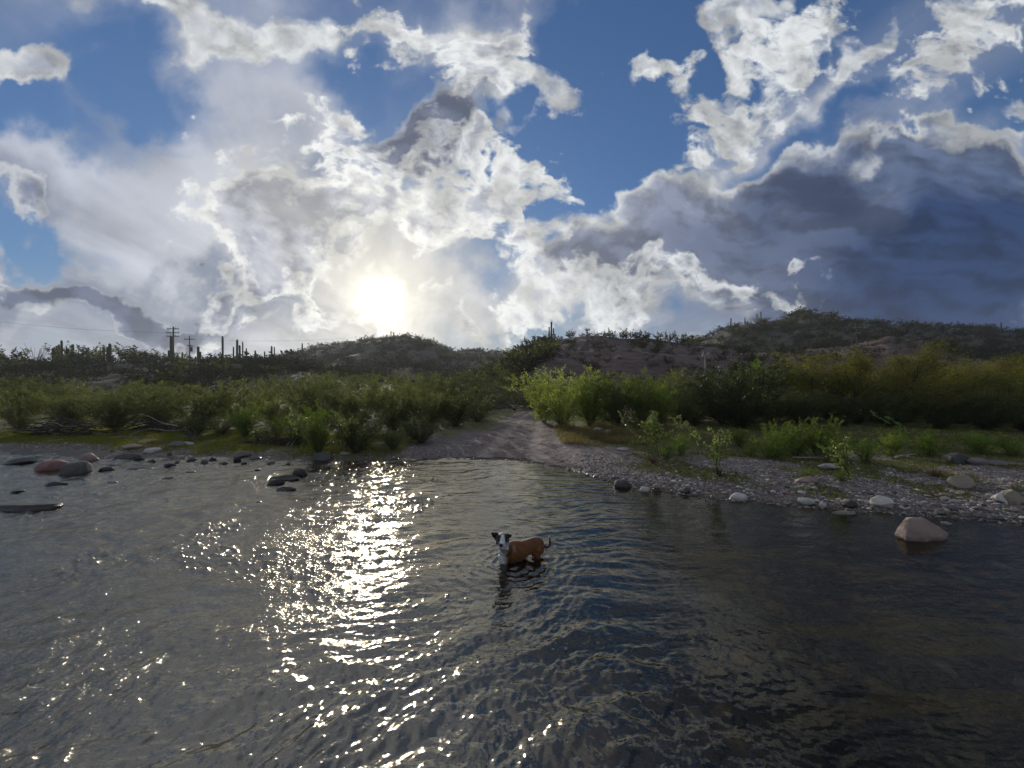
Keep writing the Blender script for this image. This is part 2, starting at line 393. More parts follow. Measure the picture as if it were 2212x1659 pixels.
def leaf_mat(name, cols, trans=.45, rough=.55):
    """cols: three colours picked at random leaf by leaf, plus a slow drift through the crown"""
    m, T, out = new_mat(name)
    g = T.new('ShaderNodeNewGeometry'); oi = T.new('ShaderNodeObjectInfo'); tc = T.new('ShaderNodeTexCoord')
    r = T.m('FRACT', T.m('ADD', g.outputs['Random Per Island'], 0.0))
    n = T.noise(tc.outputs['Object'], 1.6, 2, .5)
    f = T.m('ADD', T.m('MULTIPLY', r, .55), T.m('MULTIPLY', T.mr(n, .3, .7), .45))
    c = T.ramp(f, [(0.0, cols[0][:3]), (.5, cols[1][:3]), (1.0, cols[2][:3])])
    k = T.mr(oi.outputs['Random'], 0, 1, .75, 1.25)
    c = T.mix(1.0, c, T.xyz(k, k, k), 'MULTIPLY')
    d = T.new('ShaderNodeBsdfPrincipled'); T.put(d.inputs['Base Color'], c); d.inputs['Roughness'].default_value = rough
    d.inputs['Specular IOR Level'].default_value = .25
    t = T.new('ShaderNodeBsdfTranslucent'); T.put(t.inputs[0], T.mix(1.0, c, (1.5, 1.5, .7, 1), 'MULTIPLY'))
    mx = T.new('ShaderNodeMixShader'); mx.inputs[0].default_value = trans
    T.l.new(d.outputs[0], mx.inputs[1]); T.l.new(t.outputs[0], mx.inputs[2]); T.l.new(mx.outputs[0], out.inputs[0])
    return m
def bark_mat(name, a, b, scale=8):
    m, T, out = new_mat(name)
    tc = T.new('ShaderNodeTexCoord').outputs['Object']
    n = T.noise(T.v('MULTIPLY', tc, (1, 1, .3)), scale, 4, .6)
    principled(T, out, T.mix(T.mr(n, .3, .7), a, b), .85, .15, n, .6, .02)
    return m
def rock_mat(name, a, b, spots=(.5, .48, .45, 1), amt=.25, wet=None):
    m, T, out = new_mat(name)
    tc = T.new('ShaderNodeTexCoord').outputs['Object']; ge = T.new('ShaderNodeNewGeometry')
    oi = T.new('ShaderNodeObjectInfo').outputs['Random']
    p = T.v('ADD', tc, T.xyz(oi, T.m('MULTIPLY', oi, 7.0), 0.0))
    n1 = T.noise(p, 3.2, 5, .6); n2 = T.noise(p, 22, 4, .65)
    c = T.mix(T.mr(n1, .32, .68), a, b)
    c = T.mix(T.mr(n2, .58, .72, 0, amt), c, spots)
    k = T.mr(oi, 0, 1, .8, 1.2); c = T.mix(1.0, c, T.xyz(k, k, k), 'MULTIPLY')
    # wet band just above the waterline
    z = T.sep(ge.outputs['Position'])[2]
    wetf = T.mr(T.m('ADD', z, T.m('MULTIPLY', T.m('SUBTRACT', n1, .5), .03)), .02, .045, 1, 0)
    c = T.mix(T.m('MULTIPLY', wetf, .6), c, T.mix(1.0, c, (.3, .3, .28, 1), 'MULTIPLY'))
    rough = T.mixf(wetf, .72, .25)
    principled(T, out, c, rough, .35, T.m('ADD', T.m('MULTIPLY', n1, .8), T.m('MULTIPLY', n2, .35)), .7, .03)
    return m
# ------------------------------------------------------------------ the ground: one sheet from the river bed to the horizon
def polar_grid(a0, a1, astep, full_step, r0, r1, k):
    front = np.arange(a0, a1+1e-6, astep)
    if full_step: ang = np.concatenate([front, np.arange(a1+full_step, a0+360-full_step*.5, full_step)])
    else: ang = front
    rr = r0*k**np.arange(int(math.log(r1/r0)/math.log(k))+1)
    rr = np.concatenate([.03*1.12**np.arange(int(math.log(r0/.03)/math.log(1.12))), rr]); nr = len(rr)
    A, R = np.meshgrid(np.radians(ang), rr)
    X, Y = R*np.sin(A), R*np.cos(A)
    na = len(ang); i = np.arange(nr-1)[:, None]*na; j = np.arange(na if full_step else na-1)[None, :]
    jn = (j+1) % na
    F = np.stack([i+j, i+jn, i+na+jn, i+na+j], -1).reshape(-1, 4)
    return X.ravel(), Y.ravel(), F, na
TRACK_C = [gp(1105, 1010), gp(1140, 980), gp(1165, 950), gp(1195, 935), gp(1225, 925), gp(1246, 914.8)]
def track_x(y):
    # centre line of the dirt track as a function of Y
    return np.interp(y, [6.5, 8.2, 10, 13, 16, 20, 26, 34], [-.35, -.05, .12, .45, .85, 1.5, 3.2, 6.5])
def track_w(y): return np.interp(y, [6.5, 8.2, 9.5, 12, 16, 24], [1.9, 1.5, 1.25, 1.15, 1.1, 1.0])

def ground_masks(x, y, z):
    b = bankd(x, y)
    # grass: the left meadow strip, patches on the right bank
    n1 = fbm(x*.8, y*.8, 4, 71); n2 = fbm(x*2.7, y*2.7, 3, 75)
    left = sstep(-2.2, -3.8, x+.5*n1)*sstep(.05, .5, b+.15*n2)*sstep(-7, -8.5, -y*0-8)
    right = sstep(.8, 1.8, x-.12*y)*sstep(.45, .9, b+.5*n1)*sstep(-.1, .35, n1+.35*n2+.10)
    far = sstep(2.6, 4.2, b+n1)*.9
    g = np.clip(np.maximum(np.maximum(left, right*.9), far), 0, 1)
    tr = sstep(1.15, .75, np.abs(x-track_x(y))/track_w(y)+.18*n2)*sstep(-.4, .2, b)*sstep(60, 40, y)
    g = g*(1-tr)
    shade = 0
    u = x/np.maximum(y, 1)
    hill = np.maximum(sstep(.7, 2.0, z), sstep(17, 25, y))
    redm = hill*sstep(.02, .16, u)*sstep(100, 80, y)
    return b, g, tr, hill, redm
gx, gy, gF, _ = polar_grid(-66, 66, .2, 4.0, .5, 800, 1.0120)
gzz = gz(gx, gy)
rr_ = np.hypot(gx, gy)
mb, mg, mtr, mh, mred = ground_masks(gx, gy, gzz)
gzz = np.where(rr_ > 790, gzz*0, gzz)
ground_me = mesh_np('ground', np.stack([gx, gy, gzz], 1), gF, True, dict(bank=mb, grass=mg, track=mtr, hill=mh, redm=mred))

def ground_material():
    m, T, out = new_mat('river bank and desert soil')
    P = T.new('ShaderNodeNewGeometry').outputs['Position']
    P2 = T.v('MULTIPLY', P, (1, 1, .25))
    b = attr(T, 'bank'); g = attr(T, 'grass'); h = attr(T, 'hill'); rm = attr(T, 'redm')
    # pebbles at three sizes, each with its own tone
    vc = T.voro(P2, 17, out='Color'); vd = T.voro(P2, 17)
    vc2 = T.voro(P2, 42, out='Color'); vd2 = T.voro(P2, 42)
    n0 = T.noise(P, .7, 4, .6); n1 = T.noise(P, 5, 5, .6); n2 = T.noise(P, 60, 3, .6)
    r1 = T.sep(vc)[0]; r2 = T.sep(vc2)[1]
    peb = T.ramp(r1, [(0, (.09, .075, .075)), (.3, (.16, .125, .125)), (.55, (.24, .19, .185)), (.8, (.20, .17, .15)), (1, (.42, .39, .35))])
    peb2 = T.ramp(r2, [(0, (.08, .065, .062)), (.4, (.17, .135, .13)), (.75, (.25, .20, .19)), (1, (.38, .34, .31))])
    sand = T.mix(T.mr(n1, .3, .7), (.11, .082, .068, 1), (.19, .145, .122, 1))
    soil = T.mix(T.mr(n0, .35, .62), T.mix(.6, sand, peb2), T.mix(.85, sand, peb))
    # silty margin by the water
    marg = T.mr(b, .35, .05)
    soil = T.mix(T.m('MULTIPLY', marg, .65), soil, T.mix(T.mr(n1, .4, .6), (.23, .18, .11, 1), (.12, .095, .06, 1)))
    # grass
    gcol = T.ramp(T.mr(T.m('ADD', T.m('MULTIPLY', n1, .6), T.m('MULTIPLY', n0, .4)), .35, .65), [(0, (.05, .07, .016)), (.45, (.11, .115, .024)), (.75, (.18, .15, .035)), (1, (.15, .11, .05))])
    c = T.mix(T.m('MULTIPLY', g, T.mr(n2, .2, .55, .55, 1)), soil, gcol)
    # hills: pale scrubby soil, the bluff is red brown
    sh = T.noise(P, .22, 6, .62); st = T.noise(T.v('MULTIPLY', P, (1, 1, 5)), .35, 6, .7)
    hcol = T.mix(T.mr(sh, .4, .6), (.045, .042, .028, 1), (.095, .08, .058, 1))
    red = T.ramp(T.mr(T.m('ADD', T.m('MULTIPLY', st, .7), T.m('MULTIPLY', sh, .3)), .36, .64), [(0, (.055, .028, .024)), (.4, (.085, .050, .042)), (.7, (.12, .085, .068)), (1, (.08, .062, .046))])
    hcol = T.mix(rm, hcol, red)
    c = T.mix(h, c, hcol)
    # river bed: dark cobbles, rusty and ochre stones, olive weed
    bc = T.voro(P2, 6.5, out='Color'); bd = T.voro(P2, 6.5); bs = T.sep(bc)
    bed = T.ramp(bs[0], [(0, (.025, .022, .02)), (.40, (.06, .05, .042)), (.66, (.13, .10, .08)), (.80, (.34, .15, .10)), (.88, (.42, .30, .13)), (.95, (.50, .46, .38))], 'CONSTANT')
    bed = T.mix(T.mr(bd, .25, .75), bed, (.05, .042, .034, 1))
    bed = T.mix(T.mr(n1, .3, .7, 0, .5), bed, (.06, .05, .035, 1))
    Pw = T.map(P, rot=(0, 0, rad(28)), scale=(.45, 1.6, 1))
    weed = T.noise(Pw, 1.1, 4, .6, .6)
    wx = T.mr(T.sep(P)[0], .9, 2.2)
    wm = T.m('MULTIPLY', T.mr(weed, .53, .60), T.m('MULTIPLY', wx, .8))
    bed = T.mix(wm, bed, T.mix(n1, (.16, .12, .015, 1), (.30, .21, .03, 1)))
    bed = T.mix(T.mr(b, -.9, -.1), bed, T.mix(T.mr(n1, .35, .65), (.20, .15, .075, 1), (.09, .065, .035, 1)))
    c = T.mix(T.mr(b, .03, -.04), c, bed)
    wet = T.mr(T.m('ADD', b, T.m('MULTIPLY', T.m('SUBTRACT', n1, .5), .25)), .22, .02)
    c = T.mix(T.m('MULTIPLY', wet, .5), c, T.mix(1.0, c, (.45, .42, .38, 1), 'MULTIPLY'))
    near = T.m('SUBTRACT', 1.0, h)
    hgt = T.m('ADD', T.m('MULTIPLY', T.mr(vd, .45, 0), T.m('MULTIPLY', near, .8)), T.m('ADD', T.m('MULTIPLY', T.mr(vd2, .5, 0), T.m('MULTIPLY', near, .4)), T.m('MULTIPLY', n1, .5)))
    principled(T, out, c, T.mixf(wet, .88, .45), .25, hgt, .9, .035)
    return m
tag(obj('ground', ground_me, ground_material()), 'pebbly river bed, gravel banks and scrubby desert hills', None, None, 'structure')

# ------------------------------------------------------------------ dirt track: its own sheet just above the ground
def track_material():
    m, T, out = new_mat('packed gravel track')
    P = T.new('ShaderNodeNewGeometry').outputs['Position']
    s = attr(T, 'across')                     # -1 .. 1 over the width
    n1 = T.noise(P, 3, 5, .6); n2 = T.noise(P, 40, 3, .6)
    Pl = T.v('MULTIPLY', P, (1, .25, 1))
    n3 = T.noise(Pl, 6, 3, .6)
    vc = T.sep(T.voro(P, 30, out='Color'))[0]
    c = T.ramp(T.mr(vc, 0, 1), [(0, (.07, .055, .052)), (.4, (.14, .105, .10)), (.8, (.20, .155, .145)), (1, (.34, .30, .28))])
    c = T.mix(T.mr(n1, .3, .7, .25, .7), c, (.12, .09, .078, 1))
    a = T.m('ABSOLUTE', T.m('ADD', s, T.m('MULTIPLY', T.m('SUBTRACT', n3, .5), .25)))
    rut = T.mr(T.m('ABSOLUTE', T.m('SUBTRACT', a, .45)), .22, .08)
    c = T.mix(T.m('MULTIPLY', rut, .85), c, T.mix(n2, (.22, .17, .15, 1), (.31, .25, .22, 1)))
    principled(T, out, c, .9, .2, T.m('ADD', T.m('MULTIPLY', T.mr(T.voro(P, 30), .5, 0), .6), T.m('SUBTRACT', n1, rut)), .7, .03)
    return m
ty = 7.2*1.009**np.arange(160); ty = ty[ty < 21]; ts = np.linspace(-1, 1, 41)
TY, TS = np.meshgrid(ty, ts, indexing='ij')
edge = 1+.20*gnoise(TY*1.1, np.sign(TS)*5, 81)+.16*gnoise(TY*4, np.sign(TS)*3, 82)+.08*gnoise(TY*11, np.sign(TS)*3, 83)
TX = track_x(TY)+TS*track_w(TY)*edge*.86
TZ = gz(TX, TY); TZ = TZ+.012*(1-np.abs(TS)**8)-.012*np.abs(TS)**8
TZ = TZ-.02*np.exp(-((np.abs(TS)-.45)/.13)**2)*0
n_, k_ = TY.shape; i = np.arange(n_-1)[:, None]*k_; j = np.arange(k_-1)[None, :]
TF = np.stack([i+j, i+j+1, i+k_+j+1, i+k_+j], -1).reshape(-1, 4)
tb = bankd(TX, TY).ravel(); keepf = (tb[TF].min(1) > .02)
tm = mesh_np('dirt_track', np.stack([TX.ravel(), TY.ravel(), TZ.ravel()], 1), TF[keepf], True, dict(across=TS.ravel()))
tag(obj('dirt_track', tm, track_material()), 'pinkish gravel track with two wheel ruts leading away from the ford', None, None, 'structure')

# ------------------------------------------------------------------ water
def ripples(x, y):
    r = np.hypot(x, y)
    h = 0*x
    choppy = sstep(.2, -2.6, x+.25*(y-4))*sstep(2.2, 3.6, y)          # riffle left
    nearw = sstep(3.6, 1.6, y)*sstep(2.2, .3, x)
    calm = .55+.45*sstep(1.5, -.5, x-.25*y)
    wx = x+.15*gnoise(x*1.2, y*1.2, 91); wy = y+.12*gnoise(x*1.3+9, y*1.3, 92)
    # long low undulations lying across the current
    a = rad(24); px, py = wx*math.cos(a)+wy*math.sin(a), -wx*math.sin(a)+wy*math.cos(a)
    h = h+.0130*gnoise(px*1.0, py*3.4, 93)*(.30+.9*sstep(1.2, -1.5, x))
    h = h+.0085*gnoise(px*2.3+4, py*6.5, 94)*(.30+.65*sstep(1.2, -1.0, x))
    # small transverse wavelets of the ford
    h = h+.0085*gnoise(wx*1.5, wy*5.5, 95)*calm
    h = h+.0048*gnoise(wx*3.6+3, wy*11, 96)*calm
    h = h+choppy*(.0120*gnoise(wx*3.6, wy*5.5, 97)+.0065*gnoise(wx*8.5, wy*12, 98))
    b = rad(-32); qx, qy = wx*math.cos(b)-wy*math.sin(b), wx*math.sin(b)+wy*math.cos(b)
    h = h+nearw*(.0190*gnoise(qx*1.9, qy*5.2, 99)+.0110*gnoise(qx*4.5, qy*9.5, 100)+.0045*gnoise(qx*11, qy*19, 101))
    calm2 = sstep(-3.2, -1.8, x)*sstep(.6, -.2, x)*sstep(1.6, 2.2, y)*sstep(4.6, 3.6, y)
    h = h*(1-.35*calm2)*(1-.45*sstep(1.0, 2.4, x))
    h = h+.0016*gnoise(wx*7.5+5, wy*23, 103)*calm+nearw*(.0032*gnoise(qx*20, qy*34, 104)+.0018*gnoise(wx*31, wy*44, 105))
    h = h+.0012*gnoise(wx*17+5, wy*33, 106)*sstep(6, 3.5, y)
    a2 = rad(16); rx_, ry_ = wx*math.cos(a2)+wy*math.sin(a2), -wx*math.sin(a2)+wy*math.cos(a2)
    h = h+sstep(.4, -1.4, x)*(.0100*gnoise(rx_*1.4, ry_*6.0, 131)+.0050*gnoise(rx_*3.2, ry_*12, 132))*(.4+.9*np.maximum(0, fbm(x*.6, y*.9, 2, 133)+.3))
    ford = sstep(-1.6, -.2, x)*sstep(2.2, 1.2, x-.15*y)*sstep(2.6, 3.6, y)
    h = h+ford*(.0042*gnoise(wx*3.0, wy*12, 121)+.0026*gnoise(wx*7, wy*20, 122))
    h = h+sstep(3.0, 1.8, y)*sstep(1.8, .4, x)*(.0050*gnoise(qx*12, qy*15, 123)+.0028*gnoise(qx*24, qy*26, 124))
    # steep broken peaks of the riffle
    gate = sstep(-.15, .45, fbm(x*.9+3, y*1.3, 3, 107))*sstep(.3, -.9, x+.12*y-.3)*sstep(2.1, 3.2, y)
    h = h+gate*(.050*np.maximum(gnoise(wx*9, wy*15, 108)-.40, 0)+.050*np.maximum(gnoise(wx*20, wy*27, 109)-.44, 0))
    # rings round the dog
    for cx, cy, am in ((-.02, 3.42, .0085), (.27, 3.58, .0065)):
        d = np.hypot(x-cx, (y-cy)*1.05)+.03*gnoise(x*6, y*6, 102)
        h = h+am*np.cos(d*2*np.pi/.085)*np.exp(-d/.24)*sstep(.0, .06, d)
    return h
wx_, wy_, wF, wna = polar_grid(-58, 58, .13, 2.5, .9, 40, 1.0042)
wz_ = ripples(wx_, wy_)*sstep(39, 12, np.hypot(wx_, wy_))
# outer skirt so the river also runs off to the sides
wb = bankd(wx_, wy_)
keep = (wb[wF].min(1) < .35)
water_me = mesh_np('river_water', np.stack([wx_, wy_, wz_], 1), wF[keep], True)
def water_material():
    m, T, out = new_mat('clear moving river water')
    P = T.new('ShaderNodeNewGeometry').outputs['Position']
    X, Y, Z = T.sep(P)
    Pw = T.v('ADD', P, T.v('SCALE', T.v('SUBTRACT', T.noise(P, 2.2, 2, .5, color=True), (.5, .5, .5)), scale=.10))
    n1 = T.noise(T.v('MULTIPLY', Pw, (1, 2.6, 1)), 9, 3, .55, .3)
    n2 = T.noise(T.v('MULTIPLY', Pw, (1, 1.7, 1)), 30, 3, .6, .4)
    rip = T.m('ADD', T.mr(T.m('ADD', X, T.m('MULTIPLY', Y, .2)), 1.2, -1.6, .25, 1.0), T.mr(T.m('ADD', X, T.m('MULTIPLY', Y, .45)), .6, -1.2, 0, .9))
    patch = T.mr(T.noise(P, .8, 3, .5), .38, .62, .35, 1.15)
    hgt = T.m('ADD', T.m('MULTIPLY', n1, .9), T.m('MULTIPLY', n2, T.m('MULTIPLY', rip, .42)))
    hgt = T.m('MULTIPLY', hgt, T.m('MULTIPLY', T.mr(rip, 0, 1.9, .45, 1.3), patch))
    bmp = T.new('ShaderNodeBump'); T.put(bmp.inputs['Height'], hgt); bmp.inputs['Strength'].default_value = 1.0; bmp.inputs['Distance'].default_value = .011
    fr = T.new('ShaderNodeFresnel'); T.put(fr.inputs['IOR'], T.mr(T.m('ADD', T.m('ADD', X, T.m('MULTIPLY', Y, -.12)), T.m('MULTIPLY', T.noise(P, .6, 2, .5), 1.6)), .1, 2.0, 2.7, 1.27)); T.l.new(bmp.outputs[0], fr.inputs['Normal'])  # index raised left, lowered right: puts bright and dark reflections into the surface
    gl = T.new('ShaderNodeBsdfGlossy'); T.put(gl.inputs['Roughness'], T.m('MULTIPLY', T.mr(rip, .3, 1.9, .06, .16), T.mr(Y, 2.2, 3.6, .45, 1.0))); gl.inputs['Color'].default_value = (1, .93, .78, 1)
    T.l.new(bmp.outputs[0], gl.inputs['Normal'])
    tr = T.new('ShaderNodeBsdfTransparent'); tr.inputs[0].default_value = (.66, .63, .52, 1)
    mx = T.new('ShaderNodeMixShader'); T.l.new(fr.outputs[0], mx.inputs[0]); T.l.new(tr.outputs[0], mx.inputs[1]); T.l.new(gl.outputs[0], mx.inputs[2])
    df = T.new('ShaderNodeBsdfDiffuse'); df.inputs[0].default_value = (.30, .28, .23, 1)      # a little silt in the water
    m2 = T.new('ShaderNodeMixShader'); m2.inputs[0].default_value = .008; T.l.new(mx.outputs[0], m2.inputs[1]); T.l.new(df.outputs[0], m2.inputs[2])
    T.l.new(m2.outputs[0], out.inputs[0])
    return m
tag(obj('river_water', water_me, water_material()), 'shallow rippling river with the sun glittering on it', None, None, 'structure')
# ------------------------------------------------------------------ rocks
def ico(sub):
    bm = bmesh.new(); bmesh.ops.create_icosphere(bm, subdivisions=sub, radius=1.0)
    V = np.array([v.co[:] for v in bm.verts]); F = np.array([[v.index for v in f.verts] for f in bm.faces]); bm.free()
    return V, F
ICO = {k: ico(k) for k in (1, 2, 3, 4, 5)}
def n3(V, s, seed):
    return (gnoise(V[:, 0]*s+V[:, 2]*s*.7, V[:, 1]*s-V[:, 2]*s*.6, seed)+gnoise(V[:, 1]*s+5+V[:, 0]*s*.5, V[:, 2]*s+V[:, 0]*s*.4, seed+1)
            + gnoise(V[:, 2]*s+11, V[:, 0]*s-V[:, 1]*s*.5, seed+2))/1.6
def rock_verts(seed, sub, size, cuts=4, rough=.16, cutd=(.55, .85)):
    rs = np.random.RandomState(seed); V, F = ICO[sub]; V = V.copy()
    V *= (1+rough*n3(V, 1.3, seed*7)+rough*.35*n3(V, 3.4, seed*7+3))[:, None]
    for _ in range(cuts):
        n = rs.normal(size=3); n[2] = abs(n[2])*.8; n /= np.linalg.norm(n); d = rs.uniform(*cutd)
        ex = V@n-d; m = ex > 0
        V[m] -= n*(ex[m]*.88)[:, None]
    V *= (1+.02*n3(V, 9, seed*7+5))[:, None]
    return V*np.array(size), F
ROCK_M = dict(
    red=rock_mat('red sandstone', (.22, .095, .085, 1), (.33, .17, .15, 1), (.45, .32, .28, 1), .3),
    grey=rock_mat('dark grey stone', (.055, .055, .05, 1), (.12, .115, .10, 1), (.25, .24, .22, 1), .3),
    slate=rock_mat('wet black stone', (.02, .019, .018, 1), (.05, .046, .04, 1), (.12, .11, .10, 1), .2),
    pale=rock_mat('pale granite', (.30, .28, .25, 1), (.48, .45, .40, 1), (.62, .6, .56, 1), .4),
    pink=rock_mat('pinkish rhyolite', (.19, .13, .11, 1), (.32, .24, .20, 1), (.40, .33, .29, 1), .45),
    tan=rock_mat('tan stone', (.20, .165, .12, 1), (.32, .27, .20, 1), (.45, .4, .33, 1), .3),
    purple=rock_mat('purplish grey stone', (.12, .095, .10, 1), (.22, .175, .18, 1), (.35, .31, .31, 1), .3),
    rust=rock_mat('rust orange stone', (.42, .22, .11, 1), (.62, .40, .24, 1), (.65, .5, .34, 1), .4))
def rock(name, label, seed, pos, size, mat, rz=0, cuts=4, sub=4, sink=.35, rough=.16, group=None, cat='rock', z=None, tilt=(0, 0)):
    V, F = rock_verts(seed, sub, size, cuts, rough)
    R = np.array(Matrix.Rotation(tilt[0], 3, 'X') @ Matrix.Rotation(tilt[1], 3, 'Y')); V = V@R.T
    me = mesh_np(name, V, F, True)
    x, y = pos
    zz = (gz1(x, y) if z is None else z)+size[2]*(1-2*sink)
    o = obj(name, me, ROCK_M[mat], None, (x, y, zz), rz)
    return tag(o, label, cat, group)
def wrock(name, label, seed, dx, dyw, wpx, hpx, mat, depth=.7, **kw):
    """rock standing in water: dx, dyw = centre of its waterline in the photo, wpx/hpx its seen size in photo pixels"""
    x, y = gp(dx, dyw, 0.0); s = y/829.4
    w, h = wpx*s/2, hpx*s
    hz = h*.85
    V, F = rock_verts(seed, kw.get('sub', 4), (w, w*depth, hz), kw.get('cuts', 4), kw.get('rough', .14))
    V[:, 2] -= V[:, 2].max()-h
    lo = V[:, 2] < 0; V[lo, 2] *= 2.2
    me = mesh_np(name, V, F, True)
    o = obj(name, me, ROCK_M[mat], None, (x, y+w*depth*.8, 0), kw.get('rz', 0))
    return tag(o, label, kw.get('cat', 'rock'), kw.get('group'))
def wedge_rock():
    # the pink boulder with a sunlit face at right: hand-set corner points, then subdivided
    x, y = gp(1990, 1168); s = y/829.4
    def pt(dx, dy, d): return ((dx-1106)/829.4*(y+d)-x, d, CAMZ-(dy-829.4)/829.4*(y+d))
    bot = [(-62, 1176, -.02), (-40, 1182, -.06), (20, 1184, -.05), (66, 1178, .02), (60, 1172, .30), (-35, 1170, .34)]
    bm = bmesh.new()
    #      front-left edge   front face                      right end             back              far left foot
    for dx, dy, d in [(1957, 1166, .00), (2000, 1168, -.03), (2046, 1161, .03), (2050, 1154, .18), (1990, 1140, .26), (1931, 1154, .15)]:
        p = pt(dx, dy, d); bm.verts.new((p[0], p[1], -.12)); bm.verts.new((p[0], p[1], .004))
    for dx, dy, d in [(1963, 1120, .05), (1972, 1117, .07), (2006, 1125, .06), (2030, 1138, .05), (2042, 1152, .04), (1956, 1117, .13), (1990, 1116, .20), (1939, 1139, .13)]:
        bm.verts.new(pt(dx, dy, d))
    bmesh.ops.convex_hull(bm, input=bm.verts)
    bmesh.ops.delete(bm, geom=[v for v in bm.verts if not v.link_faces], context='VERTS')
    bmesh.ops.bevel(bm, geom=list(bm.edges), offset=.006, segments=2, profile=.6, affect='EDGES')
    bmesh.ops.triangulate(bm, faces=bm.faces)
    bmesh.ops.subdivide_edges(bm, edges=[e for e in bm.edges if e.calc_length() > .03], cuts=3, use_grid_fill=True)
    bmesh.ops.triangulate(bm, faces=bm.faces)
    V = np.array([v.co[:] for v in bm.verts]); d = n3(V*6, 1.0, 401)*.006+n3(V*22, 1.0, 405)*.0022
    for v, k in zip(bm.verts, d): v.co += v.normal*float(k)
    me = bpy.data.meshes.new('boulder'); bm.to_mesh(me); bm.free()
    me.polygons.foreach_set('use_smooth', [True]*len(me.polygons))
    o = obj('boulder', me, ROCK_M['pink'], None, (x, y, 0))
    tag(o, 'pinkish wedge-shaped boulder with one bright sunlit face standing in dark water', 'boulder')
wedge_rock()
wrock('boulder', 'rounded red boulder at the left edge of the river', 11, 94, 1019, 66, 22, 'red', cuts=3)
wrock('boulder', 'dark grey boulder leaning next to the rounded red one', 12, 146, 1027, 62, 27, 'grey', cuts=5)
wrock('rock', 'small dark wedge of rock just below the grey boulder', 13, 108, 1051, 40, 8, 'slate')
wrock('rock', 'long flat grey slab reaching in from the left side of the picture', 14, 40, 1105, 150, 11, 'slate', cuts=6, depth=.35)
wrock('rock', 'sunlit pinkish stone behind the dark grey boulder', 15, 180, 996, 46, 16, 'pink')
wrock('rock', 'brownish hump of rock beside the sunlit pinkish stone', 16, 262, 993, 52, 12, 'grey')
wrock('rock', 'white-topped stone at the edge of the left meadow', 17, 322, 980, 36, 11, 'pale', cuts=3)
wrock('rock', 'dark low rock, leftmost of the pair in the glittering water', 18, 590, 1048, 42, 11, 'slate')
wrock('rock', 'flat dark rock touching the far side of the leftmost glitter rock', 19, 604, 1040, 60, 9, 'slate')
wrock('rock', 'rounded dark rock standing alone near the sun glitter', 20, 642, 1028, 38, 13, 'slate')
wrock('rock', 'smooth grey boulder at the water edge below the leafy shrub', 21, 690, 997, 40, 18, 'grey', cuts=2)
wrock('rock', 'pointed dark rock poking out of the riffle below the pair', 22, 610, 1062, 40, 7, 'slate', cuts=5)
wrock('rock', 'squared dark grey block standing in the shallows off the gravel bar', 23, 1352, 1054, 46, 16, 'grey', cuts=7, rough=.07)
wrock('rock', 'small white rounded stone right of the squared dark block', 24, 1397, 1063, 26, 10, 'pale', cuts=2)
wrock('rock', 'white rounded stone on a tan shelf in the right shallows', 25, 1600, 1082, 44, 15, 'pale', cuts=3)
wrock('rock', 'thin flat tan stone sliver in the right shallows', 26, 1830, 1111, 60, 4, 'tan', depth=.4)
wrock('rock', 'tiny pale stone behind the pink wedge-shaped boulder', 27, 2052, 1134, 22, 5, 'pale')
rs = random.Random(5)
# riffle stones on the left: dark, barely awash
k = 0
rif = [(20, 1000, 90, 7), (60, 988, 60, 5), (30, 1066, 60, 6), (215, 1015, 46, 8), (250, 1008, 36, 6), (300, 1012, 52, 8), (330, 1002, 40, 7), (352, 1010, 34, 8), (385, 1003, 30, 7),
       (400, 995, 34, 9), (430, 1000, 42, 8), (460, 993, 30, 10), (478, 1001, 24, 8), (505, 996, 34, 11), (523, 1002, 18, 8), (540, 994, 36, 9), (575, 1000, 28, 5), (620, 1003, 22, 4),
       (355, 1032, 36, 5), (405, 1024, 26, 6), (240, 1040, 40, 4), (120, 1075, 30, 4), (550, 1013, 24, 5), (300, 992, 40, 8), (365, 988, 30, 9), (700, 1012, 22, 4), (560, 1088, 26, 4), (770, 1003, 26, 4)]
for (dx, dy, w, h) in sorted(rif):
    k += 1
    wrock('rock', 'low dark wet stone breaking the riffle on the left side of the river', 100+k, dx+rs.uniform(-8, 8), dy+rs.uniform(-3, 4), w*rs.uniform(.45, .95), h*rs.uniform(.5, 1.0), rs.choice(['slate', 'slate', 'slate', 'grey']),
          sub=3, cuts=7, rough=.34, depth=rs.uniform(.5, 1.1), rz=rs.uniform(-.5, .5), group='low stones in the riffle')
